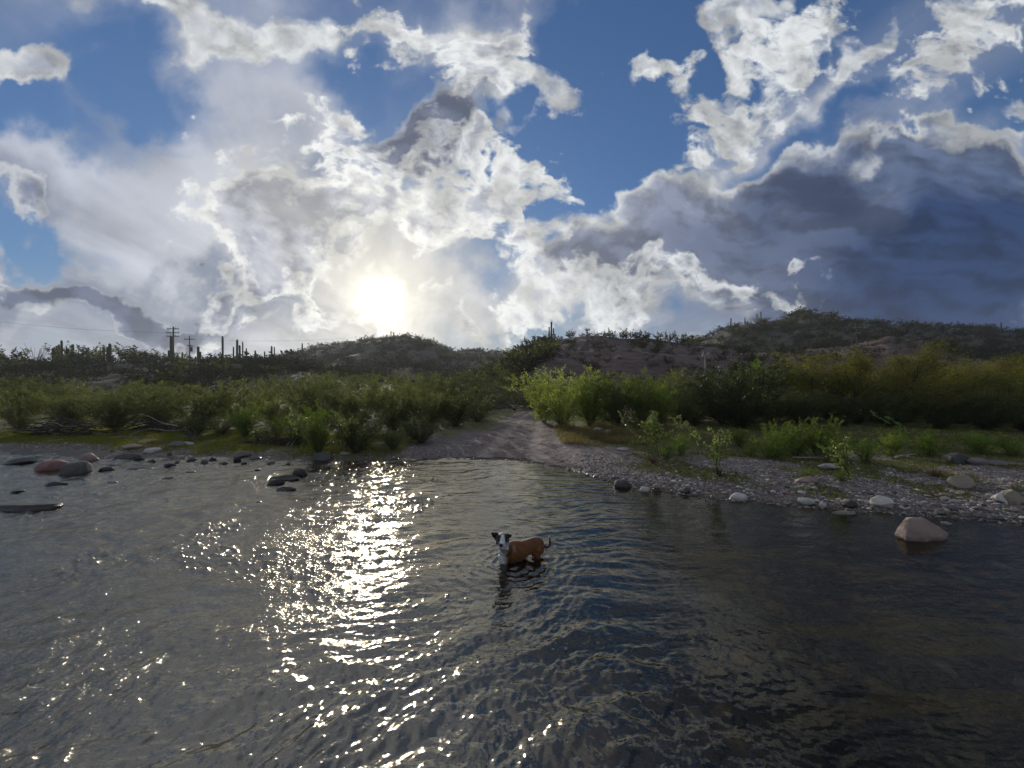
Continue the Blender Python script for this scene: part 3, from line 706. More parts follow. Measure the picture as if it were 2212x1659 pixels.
# stones on the left meadow and bank
for i, (dx, dy, w, h, m, lab) in enumerate([
        (285, 962, 36, 9, 'tan', 'oval tan stone lying on the bright green meadow'), (383, 960, 34, 10, 'grey', 'larger grey stone on the meadow in front of the driftwood'),
        (404, 958, 26, 7, 'pale', 'pale stone beside the larger grey stone on the meadow'), (428, 985, 16, 7, 'pale', 'small bright white stone at the meadow edge'),
        (520, 975, 40, 9, 'purple', 'flat purplish stone on the left bank'), (560, 984, 46, 9, 'grey', 'low grey stone on the left bank beside the flat purplish one'),
        (745, 975, 26, 6, 'pale', 'small bright stone under the hazy bushes by the glitter'),
        (1290, 938, 24, 10, 'pale', 'blocky light grey stone under the bushes beyond the grass, left of a pair'), (1312, 940, 18, 8, 'pale', 'rounded white stone, right of the pair under the bushes'),
        (1345, 972, 24, 5, 'pale', 'flat pale stone in the grass below the leafy sapling'), (2068, 999, 50, 20, 'grey', 'rounded dark grey boulder at the edge of the grass on the far right'),
        (2110, 1002, 40, 12, 'purple', 'low flat rock right of the rounded dark grey boulder'), (2150, 1002, 50, 8, 'purple', 'long flat slab at the far right of the gravel bar'),
        (2082, 1052, 62, 26, 'tan', 'big smooth brown boulder on the cobbles at the right'), (2190, 1079, 40, 24, 'tan', 'greenish blocky stone at the right edge of the picture'),
        (2165, 1077, 34, 16, 'pale', 'rounded cream stone left of the greenish blocky one'), (1740, 1040, 40, 14, 'pink', 'rosy blocky stone on the bar behind the white ones'),
        (1905, 1078, 44, 20, 'pale', 'pale triangular stone at the water edge of the bar'), (1740, 1071, 30, 14, 'pale', 'bright white rounded stone at the edge of the bar'),
        (1775, 1076, 20, 10, 'pale', 'small white stone right of the bright rounded one'), (1835, 1078, 30, 12, 'slate', 'black block among pale stones by the water'),
        (1480, 1048, 24, 10, 'grey', 'dark stone half sunk in tan silt by the shallows'), (1420, 1040, 22, 10, 'pink', 'pink stone in the low grass by the shallows'),
        (1660, 1075, 30, 12, 'purple', 'purplish grey stone left of the bright white one'), (1790, 1012, 40, 9, 'pale', 'flat pale stone in front of the bright green tufts')]):
    x, y = gp(dx, dy, .12); s = y/829.4
    rock('rock', lab, 200+i, (x, y), (w*s/2, w*s*.36, h*s*.72), m, rz=rs.uniform(-.4, .4), sink=.22, cuts=rs.choice([3, 4, 5]), sub=4)
# rocks under water, seen through it at the bottom of the picture
for i, (dx, dy, w, m, lab) in enumerate([(1290, 1462, 90, 'rust', 'orange-brown stone under the water, upper of the two big ones'), (1290, 1570, 84, 'rust', 'orange-brown stone under the water, lower of the two big ones'),
        (1370, 1440, 44, 'red', 'dark red stone under the water right of the upper orange one'), (1495, 1442, 44, 'red', 'crimson stone under the water further right'),
        (1600, 1380, 40, 'rust', 'ochre stone under the water in the middle of the right half'), (1690, 1380, 38, 'pale', 'small yellowish stone under the water right of the ochre one'),
        (1500, 1500, 50, 'pale', 'pale flat stone under the water right of the orange stones'), (1350, 1640, 60, 'pink', 'pinkish stone under the water at the bottom edge'),
        (1250, 1640, 40, 'grey', 'grey stone under the water at the bottom edge'), (1480, 1575, 40, 'pale', 'pale sliver of stone under the water near the bottom')]):
    zb = -.16; x, y = gp(dx, dy, zb); s = y/829.4
    rock('submerged_stone', lab, 300+i, (x, y), (w*s*.55, w*s*.5, w*s*.34), m, rz=rs.uniform(0, 3), sink=.2, cuts=4, sub=4, cat='stone')

# cobbles: the 250 that show largest are things, everything smaller is one gravel mesh
cob_meshes = {}
for mname in ('pale', 'purple', 'tan', 'grey', 'pink'):
    for v in range(3):
        V, F = rock_verts(500+v*7+len(mname), 3, (1, rs.uniform(.6, .9), rs.uniform(.35, .6)), rs.choice([3, 4, 5]), .15)
        me = mesh_np('cobble', V, F, True); me.materials.append(ROCK_M[mname]); cob_meshes[(mname, v)] = me
tmpl = {'right': 'grey, white and purplish cobble among many on the gravel bar at right',
        'ford': 'small pebble of the stony water margin beside the track'}
n_c = 0
R2 = random.Random(12)
placed = []
tries = 0
while n_c < 270 and tries < 20000:
    tries += 1
    dx = R2.uniform(1250, 2260); t = (dx-1250)/960
    dy = R2.uniform(1012+t*30, 1048+t*76)
    if R2.random() > .25+.75*t: continue
    x, y = gp(dx, dy, .07)
    b = float(bankd(np.array([x]), np.array([y]))[0])
    if b < .02: continue
    big = math.exp(-b/1.0)
    s = R2.uniform(.016, .034)*(1+.9*big*R2.random()**2)*(1+.4*t)
    if any((x-a)**2+(y-c)**2 < (s+d)**2*.55 for a, c, d in placed): continue
    placed.append((x, y, s)); n_c += 1
    mn = R2.choices(['pale', 'purple', 'tan', 'grey', 'pink'], [.30, .28, .16, .14, .12])[0]
    o = obj('cobble', cob_meshes[(mn, R2.randrange(3))], None, None, (x, y, gz1(x, y)+s*.22), R2.uniform(0, 6.28), (s, s, s*R2.uniform(.8, 1.1)))
    o.rotation_euler[0] = R2.uniform(-.25, .25)
    tag(o, {'pale': 'pale cobble', 'purple': 'purplish grey cobble', 'tan': 'tan cobble', 'grey': 'dark grey cobble', 'pink': 'pinkish cobble'}[mn]+' among the many lying on the gravel bar at right', 'cobble', mn+' cobbles of the gravel bar')

def gravel(name, label, n, seed, sampler, mats, smin, smax):
    rs = np.random.RandomState(seed); Vs, Fs, k = [], [], 0; base = [rock_verts(600+i, 1, (1, .75, .5), 2, .2) for i in range(8)]
    tone = []
    X, Y, S = sampler(rs, n); Z = gz(X, Y)
    for i in range(len(X)):
        V, F = base[rs.randint(8)]; s = S[i]; a = rs.uniform(0, 6.28); c, q = math.cos(a), math.sin(a)
        W = V*s; W = np.stack([W[:, 0]*c-W[:, 1]*q, W[:, 0]*q+W[:, 1]*c, W[:, 2]], 1)+(X[i], Y[i], Z[i]+s*.15)
        Vs.append(W); Fs.append(F+k); k += len(V); tone.append(np.full(len(V), rs.rand()))
    me = mesh_np(name, np.vstack(Vs), np.vstack(Fs), False, dict(tone=np.concatenate(tone)))
    tag(obj(name, me, mats), label, None, None, 'stuff')
def gravel_mat():
    m, T, out = new_mat('mixed river gravel')
    t = attr(T, 'tone'); P = T.new('ShaderNodeNewGeometry').outputs['Position']
    c = T.ramp(t, [(0, (.07, .06, .06)), (.22, (.16, .13, .135)), (.45, (.24, .195, .19)), (.62, (.19, .16, .12)), (.8, (.33, .30, .27)), (1, (.58, .56, .52))])
    n = T.noise(P, 60, 3, .6); c = T.mix(T.mr(n, .4, .7, 0, .4), c, (.12, .10, .09, 1))
    z = T.sep(P)[2]; w = T.mr(z, .05, .02); c = T.mix(T.m('MULTIPLY', w, .6), c, T.mix(1.0, c, (.35, .33, .3, 1), 'MULTIPLY'))
    principled(T, out, c, T.mixf(w, .8, .3), .3, n, .4, .01); return m
GM = gravel_mat()
def samp_bar(rs, n):
    dx = rs.uniform(1060, 2260, n*3); t = np.clip((dx-1250)/960, 0, 1)
    dy = rs.uniform(0, 1, n*3)**.8*(60+60*t)+985+t*20
    Y = (CAMZ-.07)*829.4/(dy-829.4); X = (dx-1106)/829.4*Y
    b, g, tr, h, r = ground_masks(X, Y, X*0)
    keep = (b > -.10) & (rs.rand(n*3) > g*.75) & (tr < .6) ; X, Y = X[keep][:n], Y[keep][:n]
    return X, Y, rs.uniform(.007, .020, len(X))*(1+1.0*rs.rand(len(X))**4)
gravel('gravel', 'mixed small gravel covering the bar on the right bank', 9000, 3, samp_bar, GM, 0, 0)
def samp_shore(rs, n):
    X = rs.uniform(-13, 2.5, n*2); b = rs.uniform(-.30, .45, n*2)**1; Y = np.interp(X, SHX, SHY)+b
    return X[:n], Y[:n], rs.uniform(.008, .022, n)*(1+1.2*rs.rand(n)**5)
gravel('shore_stones', 'small dark stones lining the far water margin', 2600, 4, samp_shore, GM, 0, 0)
# ------------------------------------------------------------------ vegetation
def norm(a): return a/np.maximum(np.linalg.norm(a, axis=-1, keepdims=True), 1e-9)
def tubes(paths, radii, sides=4):
    """paths: list of (n,3) arrays, radii: list of (n,) arrays -> V, F (quads)"""
    Vs, Fs, k = [], [], 0
    th = np.arange(sides)*2*np.pi/sides
    for p, r in zip(paths, radii):
        n = len(p); t = np.gradient(p, axis=0); t = norm(t)
        up = np.tile([0.31, .2, .93], (n, 1)); s = norm(np.cross(t, up)); q = np.cross(s, t)
        ring = p[:, None, :]+r[:, None, None]*(np.cos(th)[None, :, None]*s[:, None, :]+np.sin(th)[None, :, None]*q[:, None, :])
        Vs.append(ring.reshape(-1, 3))
        i = np.arange(n-1)[:, None]*sides; j = np.arange(sides)[None, :]; jn = (j+1) % sides
        Fs.append((np.stack([i+j, i+jn, i+sides+jn, i+sides+j], -1).reshape(-1, 4))+k); k += n*sides
    return np.vstack(Vs), np.vstack(Fs)
def leaves(rs, C, D, L, W, jitter=.6, shape='leaf'):
    """one small diamond per point: C centre, D twig direction"""
    n = len(C); d = norm(D+rs.normal(size=(n, 3))*jitter); w = norm(np.cross(d, rs.normal(size=(n, 3))))
    L = L*rs.uniform(.6, 1.3, n)[:, None]; W = W*rs.uniform(.6, 1.3, n)[:, None]
    a = C; b = C+d*L*.45+w*W*.5; c = C+d*L; e = C+d*L*.45-w*W*.5
    V = np.stack([a, b, c, e], 1).reshape(-1, 3); F = np.arange(n*4).reshape(-1, 4)
    return V, F
def bend_path(rs, p0, d0, L, n, grav=0.0, wig=.12, up=0.0):
    p = [np.array(p0, float)]; d = np.array(d0, float); st = L/n
    for i in range(n):
        d = d+rs.normal(size=3)*wig+np.array([0, 0, up-grav*(i/n)]); d /= np.linalg.norm(d)
        p.append(p[-1]+d*st)
    return np.array(p)
def plant(seed, h=1.0, spread=.5, nstem=14, tw=7, nleaf=3000, L=.06, W=.012, lean=.5, grav=.1, wig=.12, up=.05, r0=.012, tl=.35, clump=.5,
          leaf_from=.25, jitter=.5, base=.08, twg=.05):
    """a shrub: stems fan out from the foot, carry twigs, twigs carry leaves"""
    rs = np.random.RandomState(seed); paths, radii, tips = [], [], []
    for i in range(nstem):
        a = rs.uniform(0, 2*np.pi); l = lean*math.sqrt(rs.uniform(.02, 1))
        d = np.array([math.cos(a)*l, math.sin(a)*l, 1.0]); d /= np.linalg.norm(d)
        Ls = h*rs.uniform(.62, 1.05)*(1+.15*l)
        p = bend_path(rs, (math.cos(a)*base*rs.rand()*spread*2, math.sin(a)*base*rs.rand()*spread*2, -.03), d, Ls, 7, grav, wig, up)
        paths.append(p); radii.append(np.linspace(r0, r0*.25, len(p))*rs.uniform(.6, 1.1))
        for k in range(tw):
            f = rs.uniform(leaf_from, 1.0); q = f*7; i0 = min(int(q), 6); pt = p[i0]+(p[i0+1]-p[i0])*(q-i0)
            sd = norm(p[i0+1]-p[i0]); dd = norm(sd+rs.normal(size=3)*.75+np.array([0, 0, .15]))
            pp = bend_path(rs, pt, dd, h*tl*rs.uniform(.5, 1.1)*(1.15-f*.5), 4, twg, .16, .03)
            paths.append(pp); radii.append(np.linspace(r0*.35, r0*.12, len(pp))); tips.append(pp)
        tips.append(p[3:])
    # leaves sit along the twigs, in clumps
    wts = rs.rand(len(tips))**clump; wts /= wts.sum()
    idx = rs.choice(len(tips), nleaf, p=wts); C = np.zeros((nleaf, 3)); D = np.zeros((nleaf, 3))
    fr = rs.rand(nleaf)**.7
    for j in range(len(tips)):
        m = idx == j
        if not m.any(): continue
        p = tips[j]; q = fr[m]*(len(p)-1); i0 = np.minimum(q.astype(int), len(p)-2); t = (q-i0)[:, None]
        C[m] = p[i0]*(1-t)+p[i0+1]*t; D[m] = p[i0+1]-p[i0]
    C += rs.normal(size=C.shape)*h*.012; ok = C[:, 2] > .02; C, D = C[ok], norm(D[ok])
    return tubes(paths, radii, 3), leaves(rs, C, D, L, W, jitter)
def tree(seed, h=3.0, width=4.0, nlimb=6, depth=4, nleaf=14000, L=.06, W=.016, r0=.11, crown_lo=.45, droop=0.0, trunk_h=.25):
    """a spreading desert tree: short trunk, forking limbs, fine twigs, small leaves on the outer wood"""
    rs = np.random.RandomState(seed); paths, radii, tips = [], [], []
    p = bend_path(rs, (0, 0, -.05), (rs.normal()*.15, rs.normal()*.15, 1), h*trunk_h, 4, 0, .08)
    paths.append(p); radii.append(np.linspace(r0, r0*.8, 5))
    def grow(pt, d, L0, r, dep):
        n = 5; pp = bend_path(rs, pt, d, L0, n, droop*(1 if dep < 2 else .3), .17, .045)
        paths.append(pp); radii.append(np.linspace(r, r*.6, n+1))
        if dep == 0: tips.append(pp); return
        if dep == 1: tips.append(pp[2:])
        for k in range(rs.choice([2, 3, 3])):
            q = rs.uniform(.45, 1.0)*n; i0 = min(int(q), n-1); b = pp[i0]+(pp[i0+1]-pp[i0])*(q-i0) if k else pp[-1]
            sd = norm(pp[i0+1]-pp[i0]); dd = norm(sd+rs.normal(size=3)*np.array([.6, .6, .5])+np.array([0, 0, .08]))
            grow(b, dd, L0*rs.uniform(.62, .86), r*.58, dep-1)
    for i in range(nlimb):
        a = 2*np.pi*(i+rs.rand()*.8)/nlimb; el = rs.uniform(.35, 1.1)
        d = np.array([math.cos(a)*width/h*.75, math.sin(a)*width/h*.75, el]); d /= np.linalg.norm(d)
        grow(p[rs.choice([3, 4])], d, math.hypot(width*.5, h*.6)*.40, r0*.6, depth-1)
    idx = rs.randint(0, len(tips), nleaf); C = np.zeros((nleaf, 3)); D = np.zeros((nleaf, 3)); fr = rs.rand(nleaf)
    for j in range(len(tips)):
        m = idx == j
        if not m.any(): continue
        q = fr[m]*(len(tips[j])-1); i0 = np.minimum(q.astype(int), len(tips[j])-2); t = (q-i0)[:, None]
        C[m] = tips[j][i0]*(1-t)+tips[j][i0+1]*t; D[m] = tips[j][i0+1]-tips[j][i0]
    C += rs.normal(size=C.shape)*np.array([.13, .13, .10])
    ok = C[:, 2] > h*crown_lo*rs.uniform(.5, 1.1, len(C)); C, D = C[ok], D[ok]
    # keep the crown to its height
    for arr in paths+[C]: arr[:, 2] = np.where(arr[:, 2] > h*.8, h*.8+(arr[:, 2]-h*.8)*.45, arr[:, 2])
    return tubes(paths, radii, 4), leaves(rs, C, norm(D), L, W, .9)
LM = dict(
    tamarisk=leaf_mat('grey green feathery foliage', [(.06, .078, .036), (.105, .122, .056), (.17, .175, .08)], .55),
    olive=leaf_mat('olive foliage', [(.04, .05, .022), (.06, .072, .03), (.10, .105, .045)], .45),
    bright=leaf_mat('bright green feathery foliage', [(.07, .12, .022), (.12, .18, .036), (.20, .25, .06)], .55),
    mesq=leaf_mat('yellow green mesquite foliage', [(.065, .085, .02), (.115, .115, .028), (.18, .135, .036)], .55),
    dark=leaf_mat('dark evergreen foliage', [(.018, .028, .010), (.03, .045, .014), (.05, .07, .02)], .35),
    lime=leaf_mat('light yellow green willow foliage', [(.17, .21, .06), (.25, .30, .085), (.34, .37, .13)], .55),
    silver=leaf_mat('glossy pale cottonwood leaves', [(.09, .15, .04), (.18, .23, .09), (.36, .38, .24)], .4, .28),
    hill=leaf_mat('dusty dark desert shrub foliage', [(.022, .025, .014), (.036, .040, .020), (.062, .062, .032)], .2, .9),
    palo=leaf_mat('yellowish palo verde foliage', [(.07, .08, .025), (.10, .11, .03), (.14, .14, .045)], .45),
    dry=leaf_mat('dry tan grass', [(.12, .09, .04), (.19, .15, .07), (.26, .21, .11)], .4),
    meadow=leaf_mat('bright meadow grass', [(.10, .13, .022), (.17, .18, .035), (.26, .21, .05)], .5),  # brighter copy of the grass tones, standing in for sunlight on the meadow
    grass=leaf_mat('low green grass', [(.045, .06, .014), (.08, .09, .02), (.14, .12, .035)], .45))
BARK = bark_mat('dark grey bark', (.03, .025, .02, 1), (.07, .06, .05, 1))
TWIG = bark_mat('reddish brown twigs', (.045, .03, .022, 1), (.09, .065, .05, 1))
PALEBARK = bark_mat('bleached driftwood', (.20, .175, .145, 1), (.42, .38, .33, 1), 14)
def make_plant(name, label, cat, kind, geo, mat, bark, loc=(0, 0, 0), rz=0, scale=None, group=None, parts=('stems', 'foliage')):
    (sv, sf), (lv, lf) = geo
    t = thing(name, label, cat, loc, rz, group, scale)
    obj(parts[0], mesh_np(parts[0], sv, sf, True), bark, t)
    obj(parts[1], mesh_np(parts[1], lv, lf), mat, t)
    return t
def put(dx, dy_base=None, Y=None):
    """foot point from the photo: either by its picture height or at a chosen distance"""
    if Y is None:
        z = .15
        for _ in range(6):
            x, y = gp(dx, dy_base, z); z = gz1(x, y)
        return x, y, z
    x = (dx-1106)/829.4*Y; return x, Y, gz1(x, Y)
def top_scale(z, Y, dytop, h0): return max(.1, ((CAMZ+(829.4-dytop)/829.4*Y)-z)/h0)

PROTO = {}
def proto(key, name, cat, geo, mat, bark, parts=('stems', 'foliage')):
    (sv, sf), (lv, lf) = geo
    a = mesh_np(parts[0], sv, sf, True); a.materials.append(bark); b = mesh_np(parts[1], lv, lf); b.materials.append(mat)
    h = np.percentile(lv[:, 2], 98)
    PROTO[key] = (name, cat, a, b, parts, h)
def place(key, loc, label, scale, rz=None, group=None, wide=1.0):
    name, cat, a, b, parts, h = PROTO[key]
    t = thing(name, label, cat, loc, VR.uniform(0, 6.28) if rz is None else rz, group, (scale*wide, scale*wide, scale))
    obj(parts[0], a, None, t); obj(parts[1], b, None, t)
    return t
VR = random.Random(77)
def feather(key, seed, mat, name='tamarisk_bush', cat='bush', n=14000, **kw):
    d = dict(h=2.0, spread=.6, nstem=34, tw=10, nleaf=n, L=.085, W=.014, lean=.75, grav=.07, wig=.09, up=.04, r0=.010, tl=.30, jitter=.5, leaf_from=.02, clump=.3)
    d.update(kw); proto(key, name, cat, plant(seed, **d), LM[mat], TWIG)
for i in range(4): feather('tam%d' % i, 1000+i, 'tamarisk', W=.016)
for i in range(3): feather('oli%d' % i, 1010+i, 'olive', W=.016, lean=.75)
for i in range(3): feather('bri%d' % i, 1020+i, 'bright', 'seep_willow', n=9000, jitter=.3, L=.09, lean=.4)
for i in range(2): feather('tuft%d' % i, 1030+i, 'bright', 'green_tuft', 'plant', n=5200, h=.8, nstem=30, tw=7, L=.055, W=.008, lean=.55, r0=.004, jitter=.3, leaf_from=.05)
feather('lime0', 1040, 'lime', 'willow_bush', n=11000, lean=.9, L=.075, W=.02, grav=.16, jitter=.7, leaf_from=.05)
feather('lime1', 1041, 'lime', 'willow_bush', n=10000, lean=.7, L=.075, W=.02, grav=.12, jitter=.7, leaf_from=.05)
for i in range(2): feather('drk%d' % i, 1050+i, 'dark', 'dark_bush', n=12000, lean=.85, W=.02, grav=.1, leaf_from=.03, nstem=34)
for i in range(4): proto('mes%d' % i, 'mesquite_tree', 'tree', tree(1060+i, h=3.0, width=4.4, nlimb=8, nleaf=30000, crown_lo=.30, L=.07, W=.018, r0=.065, trunk_h=.10), LM['mesq'], BARK, ('trunk', 'crown'))
for i in range(2): proto('bare%d' % i, 'mesquite_tree', 'tree', tree(1070+i, h=2.2, width=3.4, nlimb=7, nleaf=9000, crown_lo=.2, L=.05, W=.012, r0=.035, trunk_h=.08), LM['olive'], BARK, ('trunk', 'crown'))

def ordered(rows, fmt):
    out = []
    for i, r in enumerate(rows): out.append(fmt(ORD[i] if i < len(ORD) else str(i+1), r))
    return out
# ---- left bank: front row of tamarisk, (x, base y or None, Y, top y, key, wide)
front = [(-60, 12.6, 835, 'tam0'), (45, 12.2, 842, 'tam1'), (150, 12.6, 838, 'tam2'), (250, 12.0, 850, 'tam3'), (340, 12.8, 842, 'tam0'), (430, 12.2, 846, 'oli0'),
         (520, 12.8, 832, 'tam1'), (600, 12.4, 846, 'tam2'), (690, 12.0, 840, 'oli1'), (770, 12.2, 838, 'tam3'), (850, 12.4, 832, 'tam0'), (925, 12.8, 838, 'tam2'), (985, 13.4, 846, 'oli2'), (1030, 14.8, 852, 'tam1')]
for i, (dx, Y, ty_, k) in enumerate(front):
    x, y, z = put(dx, Y=Y)
    place(k, (x, y, z), '%s feathery grey-green bush from the left in the front row of the left bank' % ORD[i], top_scale(z, Y, ty_+VR.uniform(-9, 12), PROTO[k][5]), group='bushes of the left bank, front row', wide=VR.uniform(1.0, 1.6))
mid = [(-40, 824, 'tam3'), (70, 826, 'oli1'), (165, 832, 'tam0'), (265, 836, 'tam2'), (365, 836, 'oli0'), (470, 836, 'tam3'), (570, 832, 'tam1'), (660, 822, 'tam2'), (750, 824, 'oli2'), (840, 818, 'tam0'), (930, 822, 'tam3'), (1000, 828, 'oli1')]
for i, (dx, ty_, k) in enumerate(mid):
    Y = 17+VR.uniform(-1, 1.2); x, y, z = put(dx, Y=Y)
    place(k, (x, y, z), '%s grey-green bush from the left in the second row behind the left bank' % ORD[i], top_scale(z, Y, ty_+VR.uniform(-6, 6), PROTO[k][5]), group='bushes of the left bank, second row', wide=VR.uniform(1.1, 1.7))
backr = [(20, 816, 'oli2'), (130, 822, 'tam2'), (310, 828, 'tam1'), (560, 822, 'oli0'), (640, 812, 'tam3'), (730, 812, 'tam0'), (900, 808, 'tam1'), (960, 812, 'oli1'), (1045, 830, 'bare0'), (1075, 822, 'bare1')]
for i, (dx, ty_, k) in enumerate(backr):
    Y = 23+VR.uniform(-1, 1.2); x, y, z = put(dx, Y=Y)
    place(k, (x, y, z), '%s bush from the left in the hazy third row at the foot of the hills' % ORD[i], top_scale(z, Y, ty_, PROTO[k][5]), group='bushes of the left bank, third row', wide=VR.uniform(1.3, 1.6))
# bright ones and low ones in front, left
for dx, dyb, ty_, k, w, lab in [(530, 945, 878, 'bri0', 1.3, 'bright green feathery bush at the back of the meadow'), (600, 948, 900, 'bri1', 1.2, 'small bright green bush right of the brightest one'),
        (690, 985, 885, 'bri2', 1.0, 'tall leafy yellow-green shrub standing over the smooth grey boulder'), (770, 978, 890, 'oli2', 1.1, 'hazy green shrub right of the leafy one at the water'),
        (850, 972, 925, 'tam2', 1.2, 'low green bush beside the glitter on the left of the track'), (910, 958, 908, 'oli0', 1.5, 'round olive bush at the left edge of the track'),
        (640, 962, 905, 'tam3', 1.1, 'thin grey-green bush behind the leafy shrub'), (415, 950, 900, 'oli1', 1.2, 'bush with dead pale stems alone on the meadow'),
        (480, 940, 905, 'tam1', 1.3, 'low green bush right of the one with dead stems')]:
    x, y, z = put(dx, dyb); place(k, (x, y, z), lab, top_scale(z, y, ty_, PROTO[k][5]), wide=w)
# ---- right bank
for dx, Y, ty_, k, w, lab in [(1215, 13.2, 803, 'lime0', 1.15, 'light yellow-green willow bush at the right edge of the track'), (1175, 13.8, 840, 'lime1', 1.0, 'low drooping yellow-green side of the willow clump by the track'),
        (1275, 13.0, 815, 'bri0', 1.2, 'upright green bush right of the yellow-green willow'), (1330, 13.4, 822, 'oli0', 1.2, 'dull green bush between two brighter green ones'),
        (1385, 12.6, 818, 'bri2', 1.1, 'bright green pointed bush right of the dull one'), (1432, 12.4, 838, 'bri1', .9, 'narrow bright green bush beside bare grey twigs'),
        (1300, 15.5, 812, 'tam1', 1.5, 'pale green bush behind the upright green one'), (1420, 15.8, 808, 'tam3', 1.5, 'pale green thicket behind the pointed bush'), (1500, 15.0, 810, 'bare0', 1.2, 'bare twiggy mesquite with sparse leaves left of the black-green bush'),
        (1545, 16.0, 806, 'oli2', 1.5, 'olive thicket behind the twiggy mesquite'), (1225, 12.8, 905, 'dryt', 1.6, None)]:
    if lab is None: continue
    x, y, z = put(dx, Y=Y); place(k, (x, y, z), lab, top_scale(z, Y, ty_, PROTO[k][5]), wide=w)
for dx, Y, ty_, k, w, lab in [(1600, 12.6, 786, 'drk0', 1.15, 'big black-green bush in the middle of the right bank'), (1560, 13.6, 812, 'drk1', 1.0, 'dark bush leaning out left of the big black-green one'),
        (1745, 12.8, 860, 'drk1', .9, 'small dark column of brush between the mesquites'), (1690, 13.2, 850, 'bare1', 1.1, 'leafless grey twiggy mesquite right of the black-green bush'),
        (1640, 16.5, 786, 'bri1', 1.3, 'green crown rising behind the big black-green bush'), (1760, 16.0, 768, 'mes0', 1.0, 'orange-tinged mesquite crown, leftmost of the big ones'),
        (1880, 14.5, 762, 'mes1', 1.15, 'wide mesquite tree with dark open forking limbs'), (1990, 16.5, 776, 'mes2', 1.0, 'mesquite with an orange-brown crown behind the wide one'),
        (2080, 14.5, 800, 'mes3', 1.0, 'mesquite tree leaning left with a heavy dark limb'), (2150, 16.5, 778, 'mes1', 1.0, 'tall green mesquite near the right edge'),
        (2220, 14.0, 790, 'mes0', 1.0, 'mesquite tree cut by the right edge of the picture'), (2300, 15.5, 770, 'mes2', 1.0, 'mesquite crown just entering at the right edge'),
        (1820, 12.8, 900, 'drk0', 1.4, 'low dark brush under the wide mesquite'), (1930, 12.6, 890, 'drk1', 1.5, 'second clump of dark brush right of the wide mesquite trunk'),
        (2030, 12.2, 885, 'drk0', 1.4, 'dark thicket under the leaning mesquite'), (2130, 12.0, 880, 'drk1', 1.5, 'dark thicket at the right under the tall green mesquite'), (2220, 11.4, 885, 'drk0', 1.4, 'dark thicket at the right edge of the picture'),
        (1500, 12.8, 870, 'drk1', 1.1, 'dark underbrush left of the big black-green bush'), (1470, 14.0, 860, 'oli1', 1.3, 'grey-olive underbrush behind the leafy sapling')]:
    x, y, z = put(dx, Y=Y); place(k, (x, y, z), lab, top_scale(z, Y, ty_, PROTO[k][5]), wide=w)
for i, (dx, ty_, k) in enumerate([(1665, 850, 'tam2'), (1720, 842, 'oli0'), (1790, 850, 'tam0'), (1850, 856, 'oli2'), (1905, 848, 'tam1'), (1960, 852, 'oli1'), (2015, 845, 'tam3'), (2075, 850, 'oli0'), (2140, 842, 'tam2'), (2205, 848, 'oli2')]):
    Y = 13.6+VR.uniform(-.5, .8); x, y, z = put(dx, Y=Y)
    place(k, (x, y, z), '%s dense green bush from the left standing under the right bank mesquites' % ORD[i], top_scale(z, Y, ty_+VR.uniform(-8, 8), PROTO[k][5]), wide=VR.uniform(1.2, 1.6), group='bushes under the mesquites')
for i, dx in enumerate(range(1480, 2360, 75)):
    Y = 18.5+VR.uniform(-1, 1.5); x, y, z = put(dx, Y=Y); k = VR.choice(['oli0', 'oli1', 'oli2', 'tam1', 'tam3', 'bare1'])
    place(k, (x, y, z), '%s dim bush from the left in the thicket behind the right bank mesquites' % ORD[i], top_scale(z, Y, VR.uniform(806, 820), PROTO[k][5]), wide=VR.uniform(1.4, 1.7), group='thicket behind the mesquites')
# bushes closing the far end of the track
for dx, Y, ty_, k, w, lab in [(985, 29, 815, 'oli0', 1.6, 'olive bush below the saddle, first left of the far mesquites'), (1030, 31, 806, 'tam3', 1.6, 'grey bush at the foot of the bluff, second left of the far mesquites'), (1075, 30, 803, 'bare1', 1.6, 'bare grey tree rising against the left flank of the bluff'), (1120, 29, 806, 'oli2', 1.5, 'dark bush against the left flank of the bluff'),
        (1060, 19.5, 835, 'bare1', 1.3, 'bare dark mesquite left of where the track vanishes'), (1110, 20.5, 826, 'bare0', 1.5, 'pale spreading mesquite over the far end of the track'),
        (1150, 21.0, 832, 'oli2', 1.7, 'dark round bush closing the far end of the track'), (1200, 20.0, 838, 'oli0', 1.6, 'dark bush right of the far end of the track')]:
    x, y, z = put(dx, Y=Y); place(k, (x, y, z), lab, top_scale(z, Y, ty_, PROTO[k][5]), wide=w)
